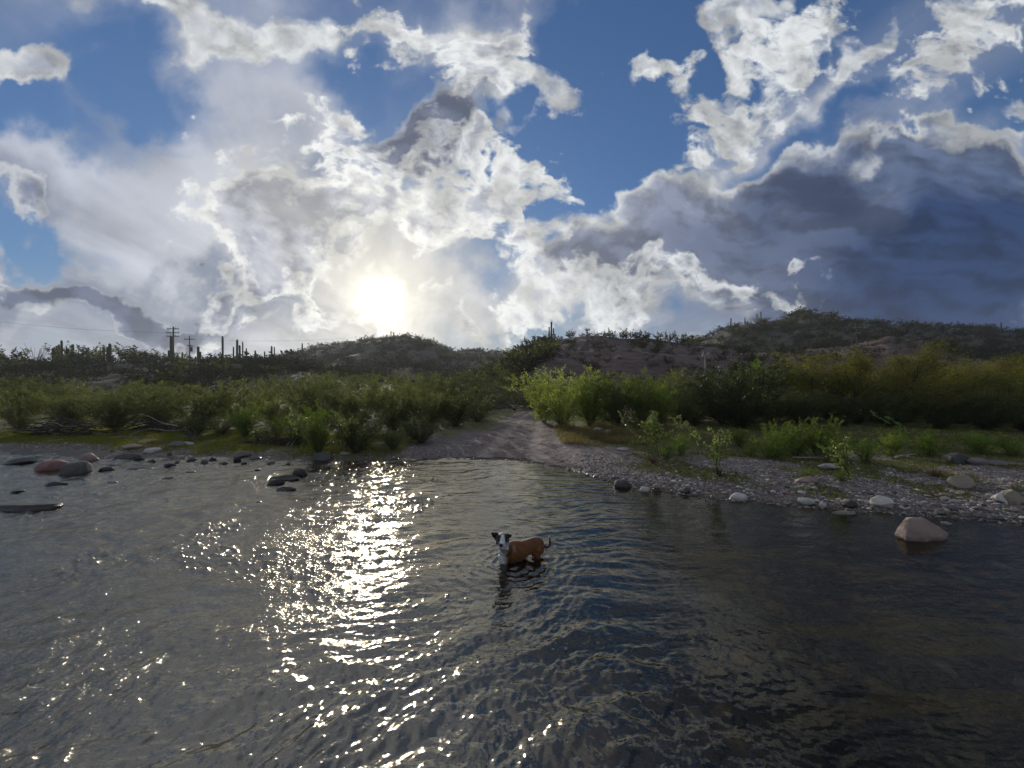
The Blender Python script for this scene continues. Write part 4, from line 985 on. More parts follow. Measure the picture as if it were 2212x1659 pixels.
# bright tufts on the bar
for dx, dyb, ty_, k, w, lab in [(1668, 992, 930, 'tuft0', 1.3, 'rounded bright green tuft, leftmost of the big ones on the bar'), (1715, 985, 915, 'tuft1', 1.2, 'bright green tuft right behind the rounded leftmost one'),
        (1770, 985, 905, 'tuft0', 1.0, 'tall pointed bright green tuft in the middle of the bar'), (1800, 998, 940, 'tuft1', 1.1, 'low bright tuft right of the tall pointed one'),
        (1870, 1000, 948, 'tuft0', 1.0, 'small green tuft alone right of the big group'), (1925, 985, 930, 'tuft1', .9, 'thin green tuft behind the small lone one'), (2010, 985, 930, 'tuft0', 1.2, 'round green tuft left of the dark grey boulder'),
        (1465, 985, 935, 'tuft1', 1.1, 'green tuft right of the leafy sapling'), (1440, 992, 958, 'tuft0', 1.3, 'low bright green tuft under the leafy sapling'), (1600, 965, 925, 'tuft1', 1.0, 'dark green tuft beneath the black-green bush'),
        (1620, 985, 960, 'tuft0', 1.0, 'short tuft between the tall slim sapling and the big tufts'), (2120, 980, 935, 'tuft1', 1.4, 'green tuft by the right edge of the grass'), (2190, 985, 945, 'tuft0', 1.3, 'green tuft in the right corner of the grass'),
        (1740, 1035, 1012, 'tuft1', 1.7, 'small patch of green among the cobbles below the big tufts'), (1820, 1040, 1018, 'tuft0', 1.6, 'low green patch at the foot of the dark sapling')]:
    x, y, z = put(dx, dyb); place(k, (x, y, z), lab, top_scale(z, y, ty_, PROTO[k][5]), wide=w)
# saplings with visible shiny leaves
def sapling(label, dx, dyb, ty_, seed, mat='silver', lean=(0, 0), n=420, spread=.5, L=.055, W=.03, nstem=5, name='cottonwood_sapling', tw=7, tl=.34, leaf_from=.3):
    x, y, z = put(dx, dyb); h = (CAMZ+(829.4-ty_)/829.4*y)-z
    (sv, sf), (lv, lf) = plant(seed, h=h, nstem=nstem, tw=tw, nleaf=n, L=L, W=W, lean=spread, grav=.05, wig=.08, up=.03, r0=.008, tl=tl, clump=.3, leaf_from=leaf_from, jitter=.9, base=.03)
    for a in (sv, lv): a[:, 0] += a[:, 2]**1.3*lean[0]; a[:, 1] += a[:, 2]**1.3*lean[1]
    t = thing(name, label, 'sapling', (x, y, z)); obj('stems', mesh_np('stems', sv, sf, True), TWIG, t); obj('leaves', mesh_np('leaves', lv, lf), LM[mat], t)
sapling('leafy sapling with pale shiny leaves leaning left over the grass', 1425, 1000, 893, 2001, lean=(-.28, 0), n=900, spread=.75, leaf_from=.45)
sapling('tall slim sapling with pale leaves at the water side of the bar', 1548, 1033, 905, 2002, lean=(-.16, 0), n=380, spread=.12, W=.026, tl=.15)
sapling('dark green sapling with small shiny leaves in front of the bright tufts', 1835, 1036, 925, 2003, lean=(-.36, 0), n=1000, spread=.35, L=.04, W=.02, tl=.25, leaf_from=.02)
sapling('single arching leafy branch leaning left under the mesquites', 1985, 968, 880, 2004, lean=(-1.1, 0), n=300, spread=.12, nstem=2, tl=.12, name='leaning_branch')
sapling('slender sapling with a few shining leaves by the left glitter', 650, 975, 890, 2005, n=500, spread=.55)
sapling('loose shiny-leaved sapling between the leafy shrub and the glitter', 745, 985, 898, 2006, n=520, spread=.55)
sapling('short sapling on the meadow beside the bright green bush', 560, 960, 915, 2007, n=300, spread=.5)

# ---- driftwood and dead sticks
def sticks(name, label, cat, loc, specs, mat=PALEBARK, part=None, group=None):
    rs = np.random.RandomState(abs(hash(label)) % 100000 if False else len(label)*31+int(abs(loc[0])*100)); paths, radii = [], []
    for (p0, d, L, r) in specs:
        p = bend_path(rs, p0, norm(np.array(d, float)), L, 8, .03, .10); paths.append(p); radii.append(np.linspace(r, r*.35, 9))
    V, F = tubes(paths, radii, 6); o = obj(name, mesh_np(name, V, F, True), mat, None, loc); tag(o, label, cat, group); return o
def pile(label, dx, dyb, w, h, n, seed, mat=BARK, pale=5):
    x, y, z = put(dx, dyb); s = y/829.4; rs = np.random.RandomState(seed); sp = []
    for i in range(n):
        a = rs.uniform(-.35, .35)+(np.pi if rs.rand() < .5 else 0); L = w*s*rs.uniform(.3, .75)
        px = rs.uniform(-.4, .4)*w*s; pz = rs.uniform(0, .75)*h*s*max(.1, 1-abs(px)/(w*s*.6))
        sp.append(((px-math.cos(a)*L*.5, rs.uniform(-.3, .3), pz), (math.cos(a), rs.uniform(-.3, .3), rs.uniform(-.12, .25)), L, rs.uniform(.006, .022)))
    t = thing('driftwood_pile', label, 'driftwood', (x, y, z))
    for nm, m, sub in (('dark_brushwood', mat, sp[pale:]), ('bleached_sticks', PALEBARK, sp[:pale])):
        paths, radii = [], []
        for (p0, d, L, r) in sub:
            p = bend_path(rs, p0, norm(np.array(d, float)), L, 8, .04, .12); paths.append(p); radii.append(np.linspace(r, r*.3, 9))
        V, F = tubes(paths, radii, 5); obj(nm, mesh_np(nm, V, F, True), m, t)
pile('long heap of grey driftwood brush at the back of the left meadow', 135, 940, 175, 38, 110, 3001, pale=16)
pile('flatter driftwood heap right of the long one behind the meadow', 350, 932, 170, 26, 70, 3002, pale=12)
pile('round nest of dark brush under the bright green bush', 610, 960, 60, 24, 90, 3003, TWIG, pale=2)
pile('small dark brush heap right of the round nest', 560, 955, 44, 16, 50, 3004, TWIG, pale=2)
def stick1(label, a, b, r, z0=.02, lift=.0, mat=PALEBARK, name='driftwood_stick'):
    (x0, y0, zz0), (x1, y1, zz1) = put(*a), put(*b)
    L = math.dist((x0, y0), (x1, y1)); d = (x1-x0, y1-y0, lift)
    sticks(name, label, 'stick', (x0, y0, zz0+z0), [((0, 0, 0), d, L, r), ((x1*.0+(x1-x0)*.5, (y1-y0)*.5, lift*.5), (x1-x0, y1-y0, lift+L*.35), L*.3, r*.6)], mat)
stick1('curved bleached stick lying before the bright green tufts', (1712, 990), (1790, 994), .018)
stick1('pale straight stick on the meadow in front of the flatter heap', (235, 948), (320, 940), .014)
stick1('thin white stick right of the tall pointed tuft', (1850, 985), (1880, 978), .010)
stick1('short grey log among the tufts on the right of the bar', (1930, 992), (1985, 990), .022)
stick1('bleached stick propped on the bank left of the leafy shrub', (620, 965), (640, 958), .016, lift=.35)
stick1('second bleached stick leaning beside the propped one', (628, 966), (652, 957), .013, lift=.32)
def dead_tuft(label, dx, dyb, hp, seed, mat, n=26, pale=False):
    x, y, z = put(dx, dyb); h = hp*y/829.4; rs = np.random.RandomState(seed); paths, radii = [], []
    for i in range(n):
        a = rs.uniform(0, 6.28); l = rs.uniform(.2, 1.2)
        p = bend_path(rs, (0, 0, 0), norm(np.array([math.cos(a)*l, math.sin(a)*l, 1.0])), h*rs.uniform(.6, 1.2), 6, .15, .2); paths.append(p); radii.append(np.linspace(.006, .002, 7))
    V, F = tubes(paths, radii, 4); tag(obj('root_clump', mesh_np('root_clump', V, F, True), mat, None, (x, y, z)), label, 'dead plant')
DEADRED = bark_mat('red brown dead roots', (.10, .045, .03, 1), (.20, .10, .07, 1))
dead_tuft('tangle of red-brown roots at the foot of the leaning leafy sapling', 1412, 1002, 20, 3101, DEADRED, 34)
dead_tuft('small rusty dead plant on the bar left of the smooth brown boulder', 2020, 1030, 24, 3102, DEADRED, 30)
dead_tuft('dry brown stump of roots at the foot of the tall slim sapling', 1556, 1030, 22, 3103, TWIG, 26)
dead_tuft('spray of dead pale stems standing in the bush on the meadow', 420, 952, 40, 3104, PALEBARK, 22)

# ---- grass: uncountable blades on the meadow and between the stones
def grass(name, label, n, seed, mat, fn, L=(.04, .10), W=.005, flat=.5):
    rs = np.random.RandomState(seed); X, Y, H = fn(rs, n); Z = gz(X, Y); n = len(X)
    C = np.stack([X, Y, Z-.004], 1); a = rs.uniform(0, 6.28, n); t = rs.uniform(0, flat, n)
    D = norm(np.stack([np.cos(a)*t, np.sin(a)*t, np.ones(n)], 1)); Ls = (rs.uniform(L[0], L[1], n)*H)[:, None]
    w = norm(np.cross(D, rs.normal(size=(n, 3))))*W*rs.uniform(.6, 1.5, n)[:, None]
    V = np.stack([C-w, C+w, C+D*Ls+np.stack([np.cos(a)*t, np.sin(a)*t, -t*.4], 1)*Ls*.5], 1).reshape(-1, 3)
    tag(obj(name, mesh_np(name, V, np.arange(3*n).reshape(-1, 3)), mat), label, None, None, 'stuff')
def g_meadow(rs, n):
    X = rs.uniform(-16, -2.5, n*2); b = rs.uniform(.05, 3.2, n*2); Y = np.interp(X, SHX, SHY)+b
    k = (fbm(X*1.2, Y*1.2, 3, 201)+sstep(0, .6, b)*.7 > rs.rand(n*2)*.8)
    return X[k][:n], Y[k][:n], np.ones(k.sum())[:n]
grass('meadow_grass', 'short yellow-green grass of the left meadow strip', 60000, 21, LM['meadow'], g_meadow, (.03, .08), .006)
def g_right(rs, n):
    dx = rs.uniform(1180, 2300, n*4); Y = rs.uniform(4.6, 13.0, n*4); X = (dx-1106)/829.4*Y
    b, g, tr, h, r = ground_masks(X, Y, X*0); k = (g > rs.rand(n*4)*.9+.05) & (b > .4)
    return X[k][:n], Y[k][:n], np.ones(k.sum())[:n]
grass('bank_grass', 'low green and straw grass growing between the stones of the right bank', 60000, 22, LM['grass'], g_right, (.025, .07), .005, .9)
def g_dry(rs, n):
    dx = rs.uniform(1150, 1460, n*2); Y = rs.uniform(9.2, 13.0, n*2); X = (dx-1106)/829.4*Y
    k = (fbm(X*1.5, Y*1.5, 3, 203) > rs.rand(n*2)*.7-.2) & (np.abs(X-track_x(Y)) > track_w(Y)*.9); return X[k][:n], Y[k][:n], np.ones(k.sum())[:n]
grass('dry_grass', 'dry straw grass under the willow beside the track', 14000, 23, LM['dry'], g_dry, (.10, .26), .005, .8)
# ------------------------------------------------------------------ desert hills: saguaros, shrubs, poles
CACT, _T, _o = new_mat('ribbed dark green cactus skin')
_tc = _T.new('ShaderNodeTexCoord').outputs['Object']
principled(_T, _o, _T.mix(_T.noise(_tc, 3, 3, .5), (.035, .05, .025, 1), (.075, .085, .045, 1)), .7, .3)
def saguaro_geo(seed, h, r, arms):
    rs = np.random.RandomState(seed)
    def col(path, r0, sides=14):
        p = np.array(path, float); n = len(p); t = norm(np.gradient(p, axis=0)); up = np.tile([.13, .99, .05], (n, 1)); s = norm(np.cross(up, t)); q = np.cross(t, s)
        f = np.linspace(0, 1, n); rr = r0*(.82+.22*np.sin(np.pi*np.clip(f*1.1, 0, 1)))*np.where(f > .9, np.sqrt(np.clip(1-((f-.9)/.1)**2, 0.003, 1)), 1)
        th = np.arange(sides)*2*np.pi/sides; rib = 1+.09*np.where(np.arange(sides) % 2 == 0, 1, -1)
        V = p[:, None]+(rr[:, None]*rib[None])[..., None]*(np.cos(th)[None, :, None]*s[:, None]+np.sin(th)[None, :, None]*q[:, None])
        i = np.arange(n-1)[:, None]*sides; j = np.arange(sides)[None]; jn = (j+1) % sides
        return V.reshape(-1, 3), np.stack([i+j, i+jn, i+sides+jn, i+sides+j], -1).reshape(-1, 4)
    zs = np.concatenate([np.linspace(-.3, h*.9, 10), h*(1-.1*np.array([.8, .6, .4, .2, .08, .02, 0]))])
    main = col(np.stack([zs*.01*rs.normal(), zs*0, zs], 1), r)
    out = []
    for (side, z0, reach, top) in arms:     # side angle, start height, reach, tip height
        ca, sa = math.cos(side), math.sin(side); P = []
        for t in np.linspace(0, 1, 6): P.append((reach*math.sin(t*math.pi/2), z0+reach*.55*(1-math.cos(t*math.pi/2))))
        zt = P[-1][1]
        for t in (.25, .5, .75, .88, .94, .98, 1.0): P.append((reach, zt+(top-zt)*t))
        out.append(col([(ca*a, sa*a, b) for a, b in P], r*.72, 12))
    return main, out
# photo position of the column: x, skyline foot y, top y, arms (side -1/+1, start fraction, reach px, tip fraction)
def s1(cx, ct, cb): return (cx/3.456*.8848, (cb/3.456+760)*.8848, (ct/3.456+760)*.8848)
def s2(cx, ct, cb): return ((600+cx/3.456)*.8848, (cb/3.456+760)*.8848, (ct/3.456+760)*.8848)
def s3(cx, ct, cb): return ((1200+cx/3.19)*.8848, (cb/3.19+720)*.8848, (ct/3.19+720)*.8848)
def s4(cx, ct, cb): return ((1860+cx/3.19)*.8848, (cb/3.19+720)*.8848, (ct/3.19+720)*.8848)
SAG = [  # (x, foot, top), distance, width px, arms, label
    (s1(453, 310, 385), 76, 5.5, [], 'short thick saguaro at the left end of the ridge, just right of the ocotillo'),
    (s1(478, 290, 375), 77, 3, [], 'thin saguaro right of the short thick one on the left ridge'),
    (s1(498, 280, 375), 78, 3.4, [], 'saguaro close beside the tallest one of the left cluster'),
    (s1(521, 245, 375), 76, 3.6, [], 'tallest saguaro of the left cluster on the left ridge'),
    (s1(614, 278, 345), 77, 4.2, [], 'stubby saguaro rising out of the rounded tree on the left ridge'),
    (s1(700, 312, 365), 77, 3.4, [], 'small saguaro between two rounded trees on the left ridge'),
    (s1(877, 298, 380), 76, 4.0, [], 'saguaro left of the pair of thick columns on the left ridge'),
    (s1(912, 300, 400), 75, 5.0, [], 'shorter one of the pair of thick saguaros left of the power pole'),
    (s1(928, 272, 400), 75, 4.8, [], 'taller one of the pair of thick saguaros left of the power pole'),
    (s1(1445, 210, 400), 74, 5.2, [(3.3, .25, 4.5, .50), (.3, .22, 4.0, .45)], 'big saguaro standing against the three-armed power pole'),
    (s1(1672, 297, 395), 74, 4.4, [(3.2, .15, 5, .45), (0, .2, 5, .72), (.6, .1, 8, .40)], 'many-armed saguaro right of the smaller power pole'),
    (s1(1537, 345, 395), 77, 3, [], 'tiny saguaro between the two power poles'),
    (s1(1880, 210, 375), 77, 3.6, [], 'tall lone spear of a saguaro without arms on the left ridge'),
    (s1(1998, 238, 385), 75, 3.8, [(3.14, .2, 7, .72)], 'left one of two armed saguaros right of the tall lone spear'),
    (s1(2025, 285, 385), 76, 3.6, [(0, .15, 6, 1.18), (.1, .1, 13, .85)], 'right one of two armed saguaros, with raised leaning arms'),
    (s1(2155, 330, 390), 80, 2.8, [], 'thin short saguaro between the armed pair and the next clump'),
    (s2(82, 330, 390), 80, 2.8, [], 'plain saguaro left of the double one at the foot of the middle hill'),
    (s2(158, 338, 390), 80, 2.6, [], 'short plain saguaro right before the double one'),
    (s2(218, 293, 385), 80, 3.2, [(0, .3, 6, .97)], 'double-stemmed saguaro at the foot of the middle hill'),
    (s2(350, 333, 365), 100, 2.2, [], 'tiny saguaro where the middle hill starts to rise'),
    (s2(473, 270, 335), 110, 2.6, [], 'slim tall saguaro on the left shoulder of the middle hill'),
    (s2(585, 285, 318), 120, 2.0, [], 'small saguaro further up the left shoulder of the middle hill'),
    (s2(1003, 213, 245), 205, 1.8, [], 'tiny saguaro on the middle hill left of its summit'),
    (s2(1067, 197, 240), 205, 1.9, [], 'small saguaro just left of the sun streak on the middle hill'),
    (s2(1226, 168, 215), 208, 1.9, [], 'small saguaro near the summit of the middle hill'),
    (s2(1246, 175, 215), 208, 1.6, [], 'tiniest saguaro right beside the summit one'),
    (s2(1980, 303, 335), 205, 1.8, [], 'tiny saguaro on the far saddle left of the red bluff'),
    (s3(465, 210, 345), 68, 3.6, [(3.14, .30, 4.5, .78), (0, .38, 5, .72), (.4, .12, 9, .42)], 'large many-armed saguaro on the brow of the red bluff'),
    (s3(240, 372, 450), 62, 2.6, [], 'left of two plain saguaros on the left slope of the red bluff'),
    (s3(270, 352, 440), 63, 2.8, [], 'right of two plain saguaros on the left slope of the red bluff'),
    (s3(1865, 180, 235), 130, 2.4, [], 'lone saguaro on the left shoulder of the high right hill'),
    (s3(1973, 175, 225), 131, 1.8, [], 'small saguaro left of the summit pair on the high right hill'),
    (s3(2068, 148, 205), 131, 2.3, [(0, .3, 4, .7)], 'saguaro with one arm just left of the right hill summit'),
    (s3(2098, 130, 195), 131, 2.3, [], 'plain saguaro closest to the right hill summit'),
    (s4(1862, 213, 275), 131, 2.6, [], 'saguaro standing alone on the far right skyline')]
for i, ((dx, foot, top), Y, wpx, arms, lab) in enumerate(SAG):
    x = (dx-1106)/829.4*Y; z = gz1(x, Y); s = Y/829.4
    ztop = CAMZ+(829.4-top)*s; h = max(ztop-z, (foot-top)*s); r = wpx*s/2
    arms_ = [(a, h*z0+0, rpx*s, h*zt) for a, z0, rpx, zt in arms]
    main, am = saguaro_geo(700+i, h, r, arms_)
    if am:
        t = thing('saguaro_cactus', lab, 'cactus', (x, Y, z)); obj('column', mesh_np('column', *main, True), CACT, t)
        for a in am: obj('arm', mesh_np('arm', *a, True), CACT, t)
    else: tag(obj('saguaro_cactus', mesh_np('saguaro_cactus', *main, True), CACT, None, (x, Y, z)), lab, 'cactus')
# ocotillo
def ocotillo(dx, Y, top, label):
    x = (dx-1106)/829.4*Y; z = gz1(x, Y); h = CAMZ+(829.4-top)/829.4*Y-z; rs = np.random.RandomState(31); paths, radii = [], []
    for i in range(26):
        a = rs.uniform(0, 6.28); l = rs.uniform(.15, 1.15); p = bend_path(rs, (0, 0, -.1), norm(np.array([math.cos(a)*l, math.sin(a)*l, 1.0])), h*rs.uniform(.85, 1.15), 6, -.01, .04)
        paths.append(p); radii.append(np.linspace(.035, .018, 7))
    V, F = tubes(paths, radii, 4); tag(obj('ocotillo', mesh_np('ocotillo', V, F, True), TWIG, None, (x, Y, z)), label, 'shrub')
ocotillo(s1(300, 280, 390)[0], 74, s1(300, 285, 390)[2], 'spray of thin ocotillo wands on the far left of the ridge')

# shrubs on the hills
def hill_shrub_mesh(seed, mat, n=420):
    rs = np.random.RandomState(seed)
    (sv, sf), (lv, lf) = plant(seed, h=1.0, nstem=12, tw=6, nleaf=n, L=.085, W=.045, lean=.95, grav=.12, wig=.12, r0=.018, tl=.38, jitter=1.0, leaf_from=.15)
    me = mesh_np('desert_shrub', np.vstack([sv, lv]), [sf, lf+len(sv)]); me.materials.append(BARK); me.materials.append(LM[mat])
    me.polygons.foreach_set('material_index', np.concatenate([np.zeros(len(sf)), np.ones(len(lf))]).astype(np.int32)); me.update()
    return me
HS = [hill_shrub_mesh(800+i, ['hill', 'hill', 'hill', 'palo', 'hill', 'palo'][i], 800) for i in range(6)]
HR = random.Random(9); cnt = 0; spots = []
def add_shrub(x, Y, hgt, label, group, wide=1.3, name='desert_shrub', k=None):
    global cnt
    z = gz1(x, Y); me = HS[HR.randrange(6) if k is None else k]
    o = obj(name, me, None, None, (x, Y, z-.05*hgt), HR.uniform(0, 6.28), (hgt*wide, hgt*wide, hgt*1.05)); tag(o, label, 'shrub', group); cnt += 1; spots.append((x, Y, hgt))
# the skyline shrubs the photo shows one by one: crop coordinates
def sky_row(conv, rows, Y, where, group):
    for i, (cx, ct, hpx) in enumerate(rows):
        dx, foot, top = conv(cx, ct, ct+10); x = (dx-1106)/829.4*Y; z = gz1(x, Y); h = max(.5, (CAMZ+(829.4-top)/829.4*Y)-z)
        add_shrub(x, Y, h, '%s shrub from the left on the skyline of %s' % (ORD[i], where), group, HR.uniform(1.1, 1.6)*min(1.3, hpx*.8848/3.456*Y/829.4/h/1.6+.4))
sky_row(s1, [(20, 345, 120), (80, 300, 150), (150, 330, 140), (240, 395, 120), (380, 385, 120), (560, 275, 150), (640, 300, 140), (760, 330, 120), (830, 275, 110), (960, 335, 110), (1080, 300, 150), (1160, 285, 160), (1240, 330, 140), (1340, 335, 160), (1420, 370, 100), (1500, 355, 130), (1600, 365, 130), (1740, 370, 120), (1850, 345, 140), (1940, 350, 130), (2060, 370, 150), (2160, 385, 130)], 76, 'the left ridge', 'shrubs on the left skyline')
sky_row(s3, [(215, 410, 60), (300, 335, 80), (350, 325, 80), (390, 315, 80), (440, 305, 60), (500, 310, 60), (620, 275, 70), (700, 300, 60), (760, 285, 80), (810, 282, 90), (890, 285, 60), (940, 265, 60), (1010, 280, 50), (1060, 258, 90), (1130, 300, 60), (1220, 285, 80), (1310, 290, 70), (1380, 280, 70), (1460, 298, 90), (1540, 290, 90)], 69, 'the red bluff', 'shrubs on the bluff skyline')
# scattered over the slopes: nearest and largest as things of their own
def visible_slope(x, Y, z):
    return True
targets = [('the left ridge slope', 'shrubs on the left ridge', (-1.5, -.32), (34, 74), 52, (1.0, 2.2), .8), ('the hazy middle hill', 'shrubs on the middle hill', (-.62, .05), (75, 205), 54, (1.6, 3.2), .5),
           ('the red bluff slope', 'shrubs on the red bluff', (.0, 1.4), (34, 68), 26, (.8, 2.0), 0), ('the high right hill', 'shrubs on the high right hill', (.42, 1.5), (85, 134), 80, (1.6, 3.0), .6)]
for where, grp, (u0, u1), (y0, y1), n, (h0, h1), pal in targets:
    c = 0; tr_ = 0
    while c < n and tr_ < 4000:
        tr_ += 1; u = HR.uniform(u0, u1); Y = HR.uniform(y0, y1) if HR.random() < .75 else y1; x = u*Y; z = gz1(x, Y)
        if z < 1.2: continue
        if any((x-a)**2+(Y-b)**2 < 4.0 for a, b, _ in spots): continue
        add_shrub(x, Y, HR.uniform(h0, h1), 'rounded dark shrub scattered among many on '+where, grp, HR.uniform(1.1, 1.7), k=(HR.choice([0, 1, 2, 4]) if HR.random() > pal*.5 else HR.choice([3, 5]))); c += 1
for i in range(26):
    Y = HR.uniform(36, 68); x = HR.uniform(-.09, .10)*Y; add_shrub(x, Y, HR.uniform(1.2, 2.4), 'dark shrub crowding the left flank of the red bluff', 'shrubs on the left flank of the bluff', HR.uniform(1.2, 1.7))
# the rest: one mass of scrub
def scrub(n, seed, zones):
    rs = np.random.RandomState(seed); Vs, Fs, k = [], [], 0
    tm = []
    for i in range(5):
        _, (lv, lf) = plant(900+i, h=1.0, nstem=8, tw=5, nleaf=150, L=.15, W=.09, lean=.95, grav=.1, jitter=1.0, leaf_from=.1); tm.append((lv, lf))
    for (u0, u1, y0, y1, m, h0, h1, zmin) in zones:
        U = rs.uniform(u0, u1, m); Y = rs.uniform(y0, y1, m); X = U*Y; Z = gz(X, Y); H = rs.uniform(h0, h1, m)*(1+.5*fbm(X/12, Y/12, 2, 301))
        dens = fbm(X/14, Y/14, 3, 303)
        for x, y, z, h, d in zip(X, Y, Z, H, dens):
            if z < zmin or d < -.55: continue
            lv, lf = tm[rs.randint(5)]; a = rs.uniform(0, 6.28); c, q = math.cos(a), math.sin(a); w = h*rs.uniform(1.1, 1.8)
            W = np.stack([(lv[:, 0]*c-lv[:, 1]*q)*w+x, (lv[:, 0]*q+lv[:, 1]*c)*w+y, lv[:, 2]*h+z-.05], 1); Vs.append(W); Fs.append(lf+k); k += len(lv)
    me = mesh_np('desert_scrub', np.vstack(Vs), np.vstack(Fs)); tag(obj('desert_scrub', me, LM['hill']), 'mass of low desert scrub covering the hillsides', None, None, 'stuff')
scrub(0, 55, [(-1.7, -.25, 27, 78, 900, .5, 1.4, .9), (-.7, .1, 62, 212, 1500, 1.0, 2.4, 2.0), (-.22, 1.6, 28, 70, 620, .3, .9, 1.0), (-.12, .10, 30, 70, 260, .6, 1.3, .8), (.35, 1.7, 82, 137, 1500, .9, 2.0, 2.0),
              (-1.5, 1.5, 24, 32, 260, .5, 1.2, .2)])

# ------------------------------------------------------------------ power lines
WOOD = bark_mat('weathered pole wood', (.05, .04, .032, 1), (.11, .09, .07, 1), 10)
POLEG, _T, _o = new_mat('pale grey pole wood'); principled(_T, _o, (.28, .26, .23, 1), .8, .2)  # paler and greyer than the other pole wood
METAL, _T, _o = new_mat('dark line hardware'); principled(_T, _o, (.05, .05, .055, 1), .5, .4)
WIRE, _T, _o = new_mat('aluminium wire'); principled(_T, _o, (.16, .155, .15, 1), .6, .3)
def cyl(p0, p1, r, r1=None, n=10):
    p = np.array([p0, p1], float); return tubes([np.linspace(p[0], p[1], 3)], [np.linspace(r, r if r1 is None else r1, 3)], n)
def boxv(c, sx, sy, sz, rot=0):
    V = np.array([[a, b, d] for a in (-1, 1) for b in (-1, 1) for d in (-1, 1)], float)*(sx/2, sy/2, sz/2)
    cr, sr = math.cos(rot), math.sin(rot); V = np.stack([V[:, 0]*cr-V[:, 1]*sr, V[:, 0]*sr+V[:, 1]*cr, V[:, 2]], 1)+c
    return V, np.array([[0, 1, 3, 2], [4, 6, 7, 5], [0, 4, 5, 1], [2, 3, 7, 6], [0, 2, 6, 4], [1, 5, 7, 3]])
def joinm(name, lst, mat, parent, smooth=False):
    Vs, Fs, k = [], [], 0
    for V, F in lst: Vs.append(V); Fs.append(np.asarray(F)+k); k += len(V)
    return obj(name, mesh_np(name, np.vstack(Vs), np.vstack(Fs), smooth), mat, parent)
def pole(label, dx, top, Y, arms, r=.15, mat=None, extra=None, foot=None):
    x = (dx-1106)/829.4*Y; z = gz1(x, Y); h = CAMZ+(829.4-top)/829.4*Y-z
    t = thing('power_pole', label, 'power pole', (x, Y, z)); mat = mat or WOOD
    joinm('shaft', [cyl((0, 0, -.5), (0, 0, h), r, r*.72)], mat, t, True)
    for (dz, half) in arms:
        c = joinm('crossarm', [boxv((0, -.12, h-dz), half*2, .12, .14)], mat, t)
        for k in (-.92, -.45, .45, .92):
            v, f = cyl((half*k, -.12, h-dz+.07), (half*k, -.12, h-dz+.30), .05, .035, 8); obj('insulator', mesh_np('insulator', v, f, True), METAL, c)
    if extra == 'can':
        joinm('transformer', [cyl((.42, -.1, h-3.4), (.42, -.1, h-2.4), .30, .30, 14), boxv((.2, -.1, h-2.9), .3, .1, .12)], METAL, t)
        joinm('lamp_hood', [cyl((.25, -.1, h-2.2), (.25, -.1, h-1.95), .75, .15, 16)], METAL, t)
    return Vector((x, Y, z+h))
s_ = .8848
p1 = pole('three-armed power pole on the left ridge', s1(1463, 0, 0)[0], s1(0, 130, 0)[2], 78, [(.45, 1.15), (1.25, 1.30), (1.95, 1.25)], r=.17)
p2 = pole('smaller one-armed power pole carrying a round transformer on the left ridge', s1(1600, 0, 0)[0], s1(0, 208, 0)[2], 84, [(.75, 1.1)], r=.13, extra='can')
p3 = pole('slim pole with no visible crossarm on the face of the red bluff', s3(746, 0, 0)[0], s3(0, 260, 0)[2], 52, [(.25, .35)], r=.08)
p4 = pole('pale grey pole where the two low wires end, behind the right bushes', s3(1664, 0, 0)[0], s3(0, 463, 0)[2], 32, [(.08, .3)], r=.09, mat=POLEG, extra=None)
p5 = pole('thin dark pole in front of the red slope on the right', s4(741, 0, 0)[0], s4(0, 238, 0)[2], 62, [(.5, .6), (1.4, .45)], r=.10)
def wire(label, a, b, sag, r=.012, group=None):
    a, b = Vector(a), Vector(b); P = []
    for i in range(25):
        t = i/24; q = a.lerp(b, t); q.z -= sag*4*t*(1-t); P.append(q[:])
    V, F = tubes([np.array(P)], [np.full(25, r)], 4); tag(obj('power_line', mesh_np('power_line', V, F, True), WIRE, None, None), label, 'wire', group)
wire('lower of the two wires falling from the slim bluff pole to the pale grey pole', p3-Vector((0, 0, 3.0)), p4-Vector((0, 0, 1.9)), .7, .013)
wire('upper of the two wires running down the bluff to the pale grey pole', (p3.x+3.2, p3.y+3, p3.z-1.6), p4-Vector((0, 0, .15)), .5, .013)
wire('faint wire from the left picture edge to the three-armed pole', p1-Vector((0, 0, 1.2)), (-118, 70, p1.z+3.2), 1.2, .018)
wire('faint wire between the two poles of the left ridge', p1-Vector((0, 0, 2.0)), p2-Vector((0, 0, .7)), .5, .018)
wire('faint wire leaving the one-armed pole towards the middle hill', p2-Vector((0, 0, .7)), (-42, 100, p2.z+1.5), .6, .018)
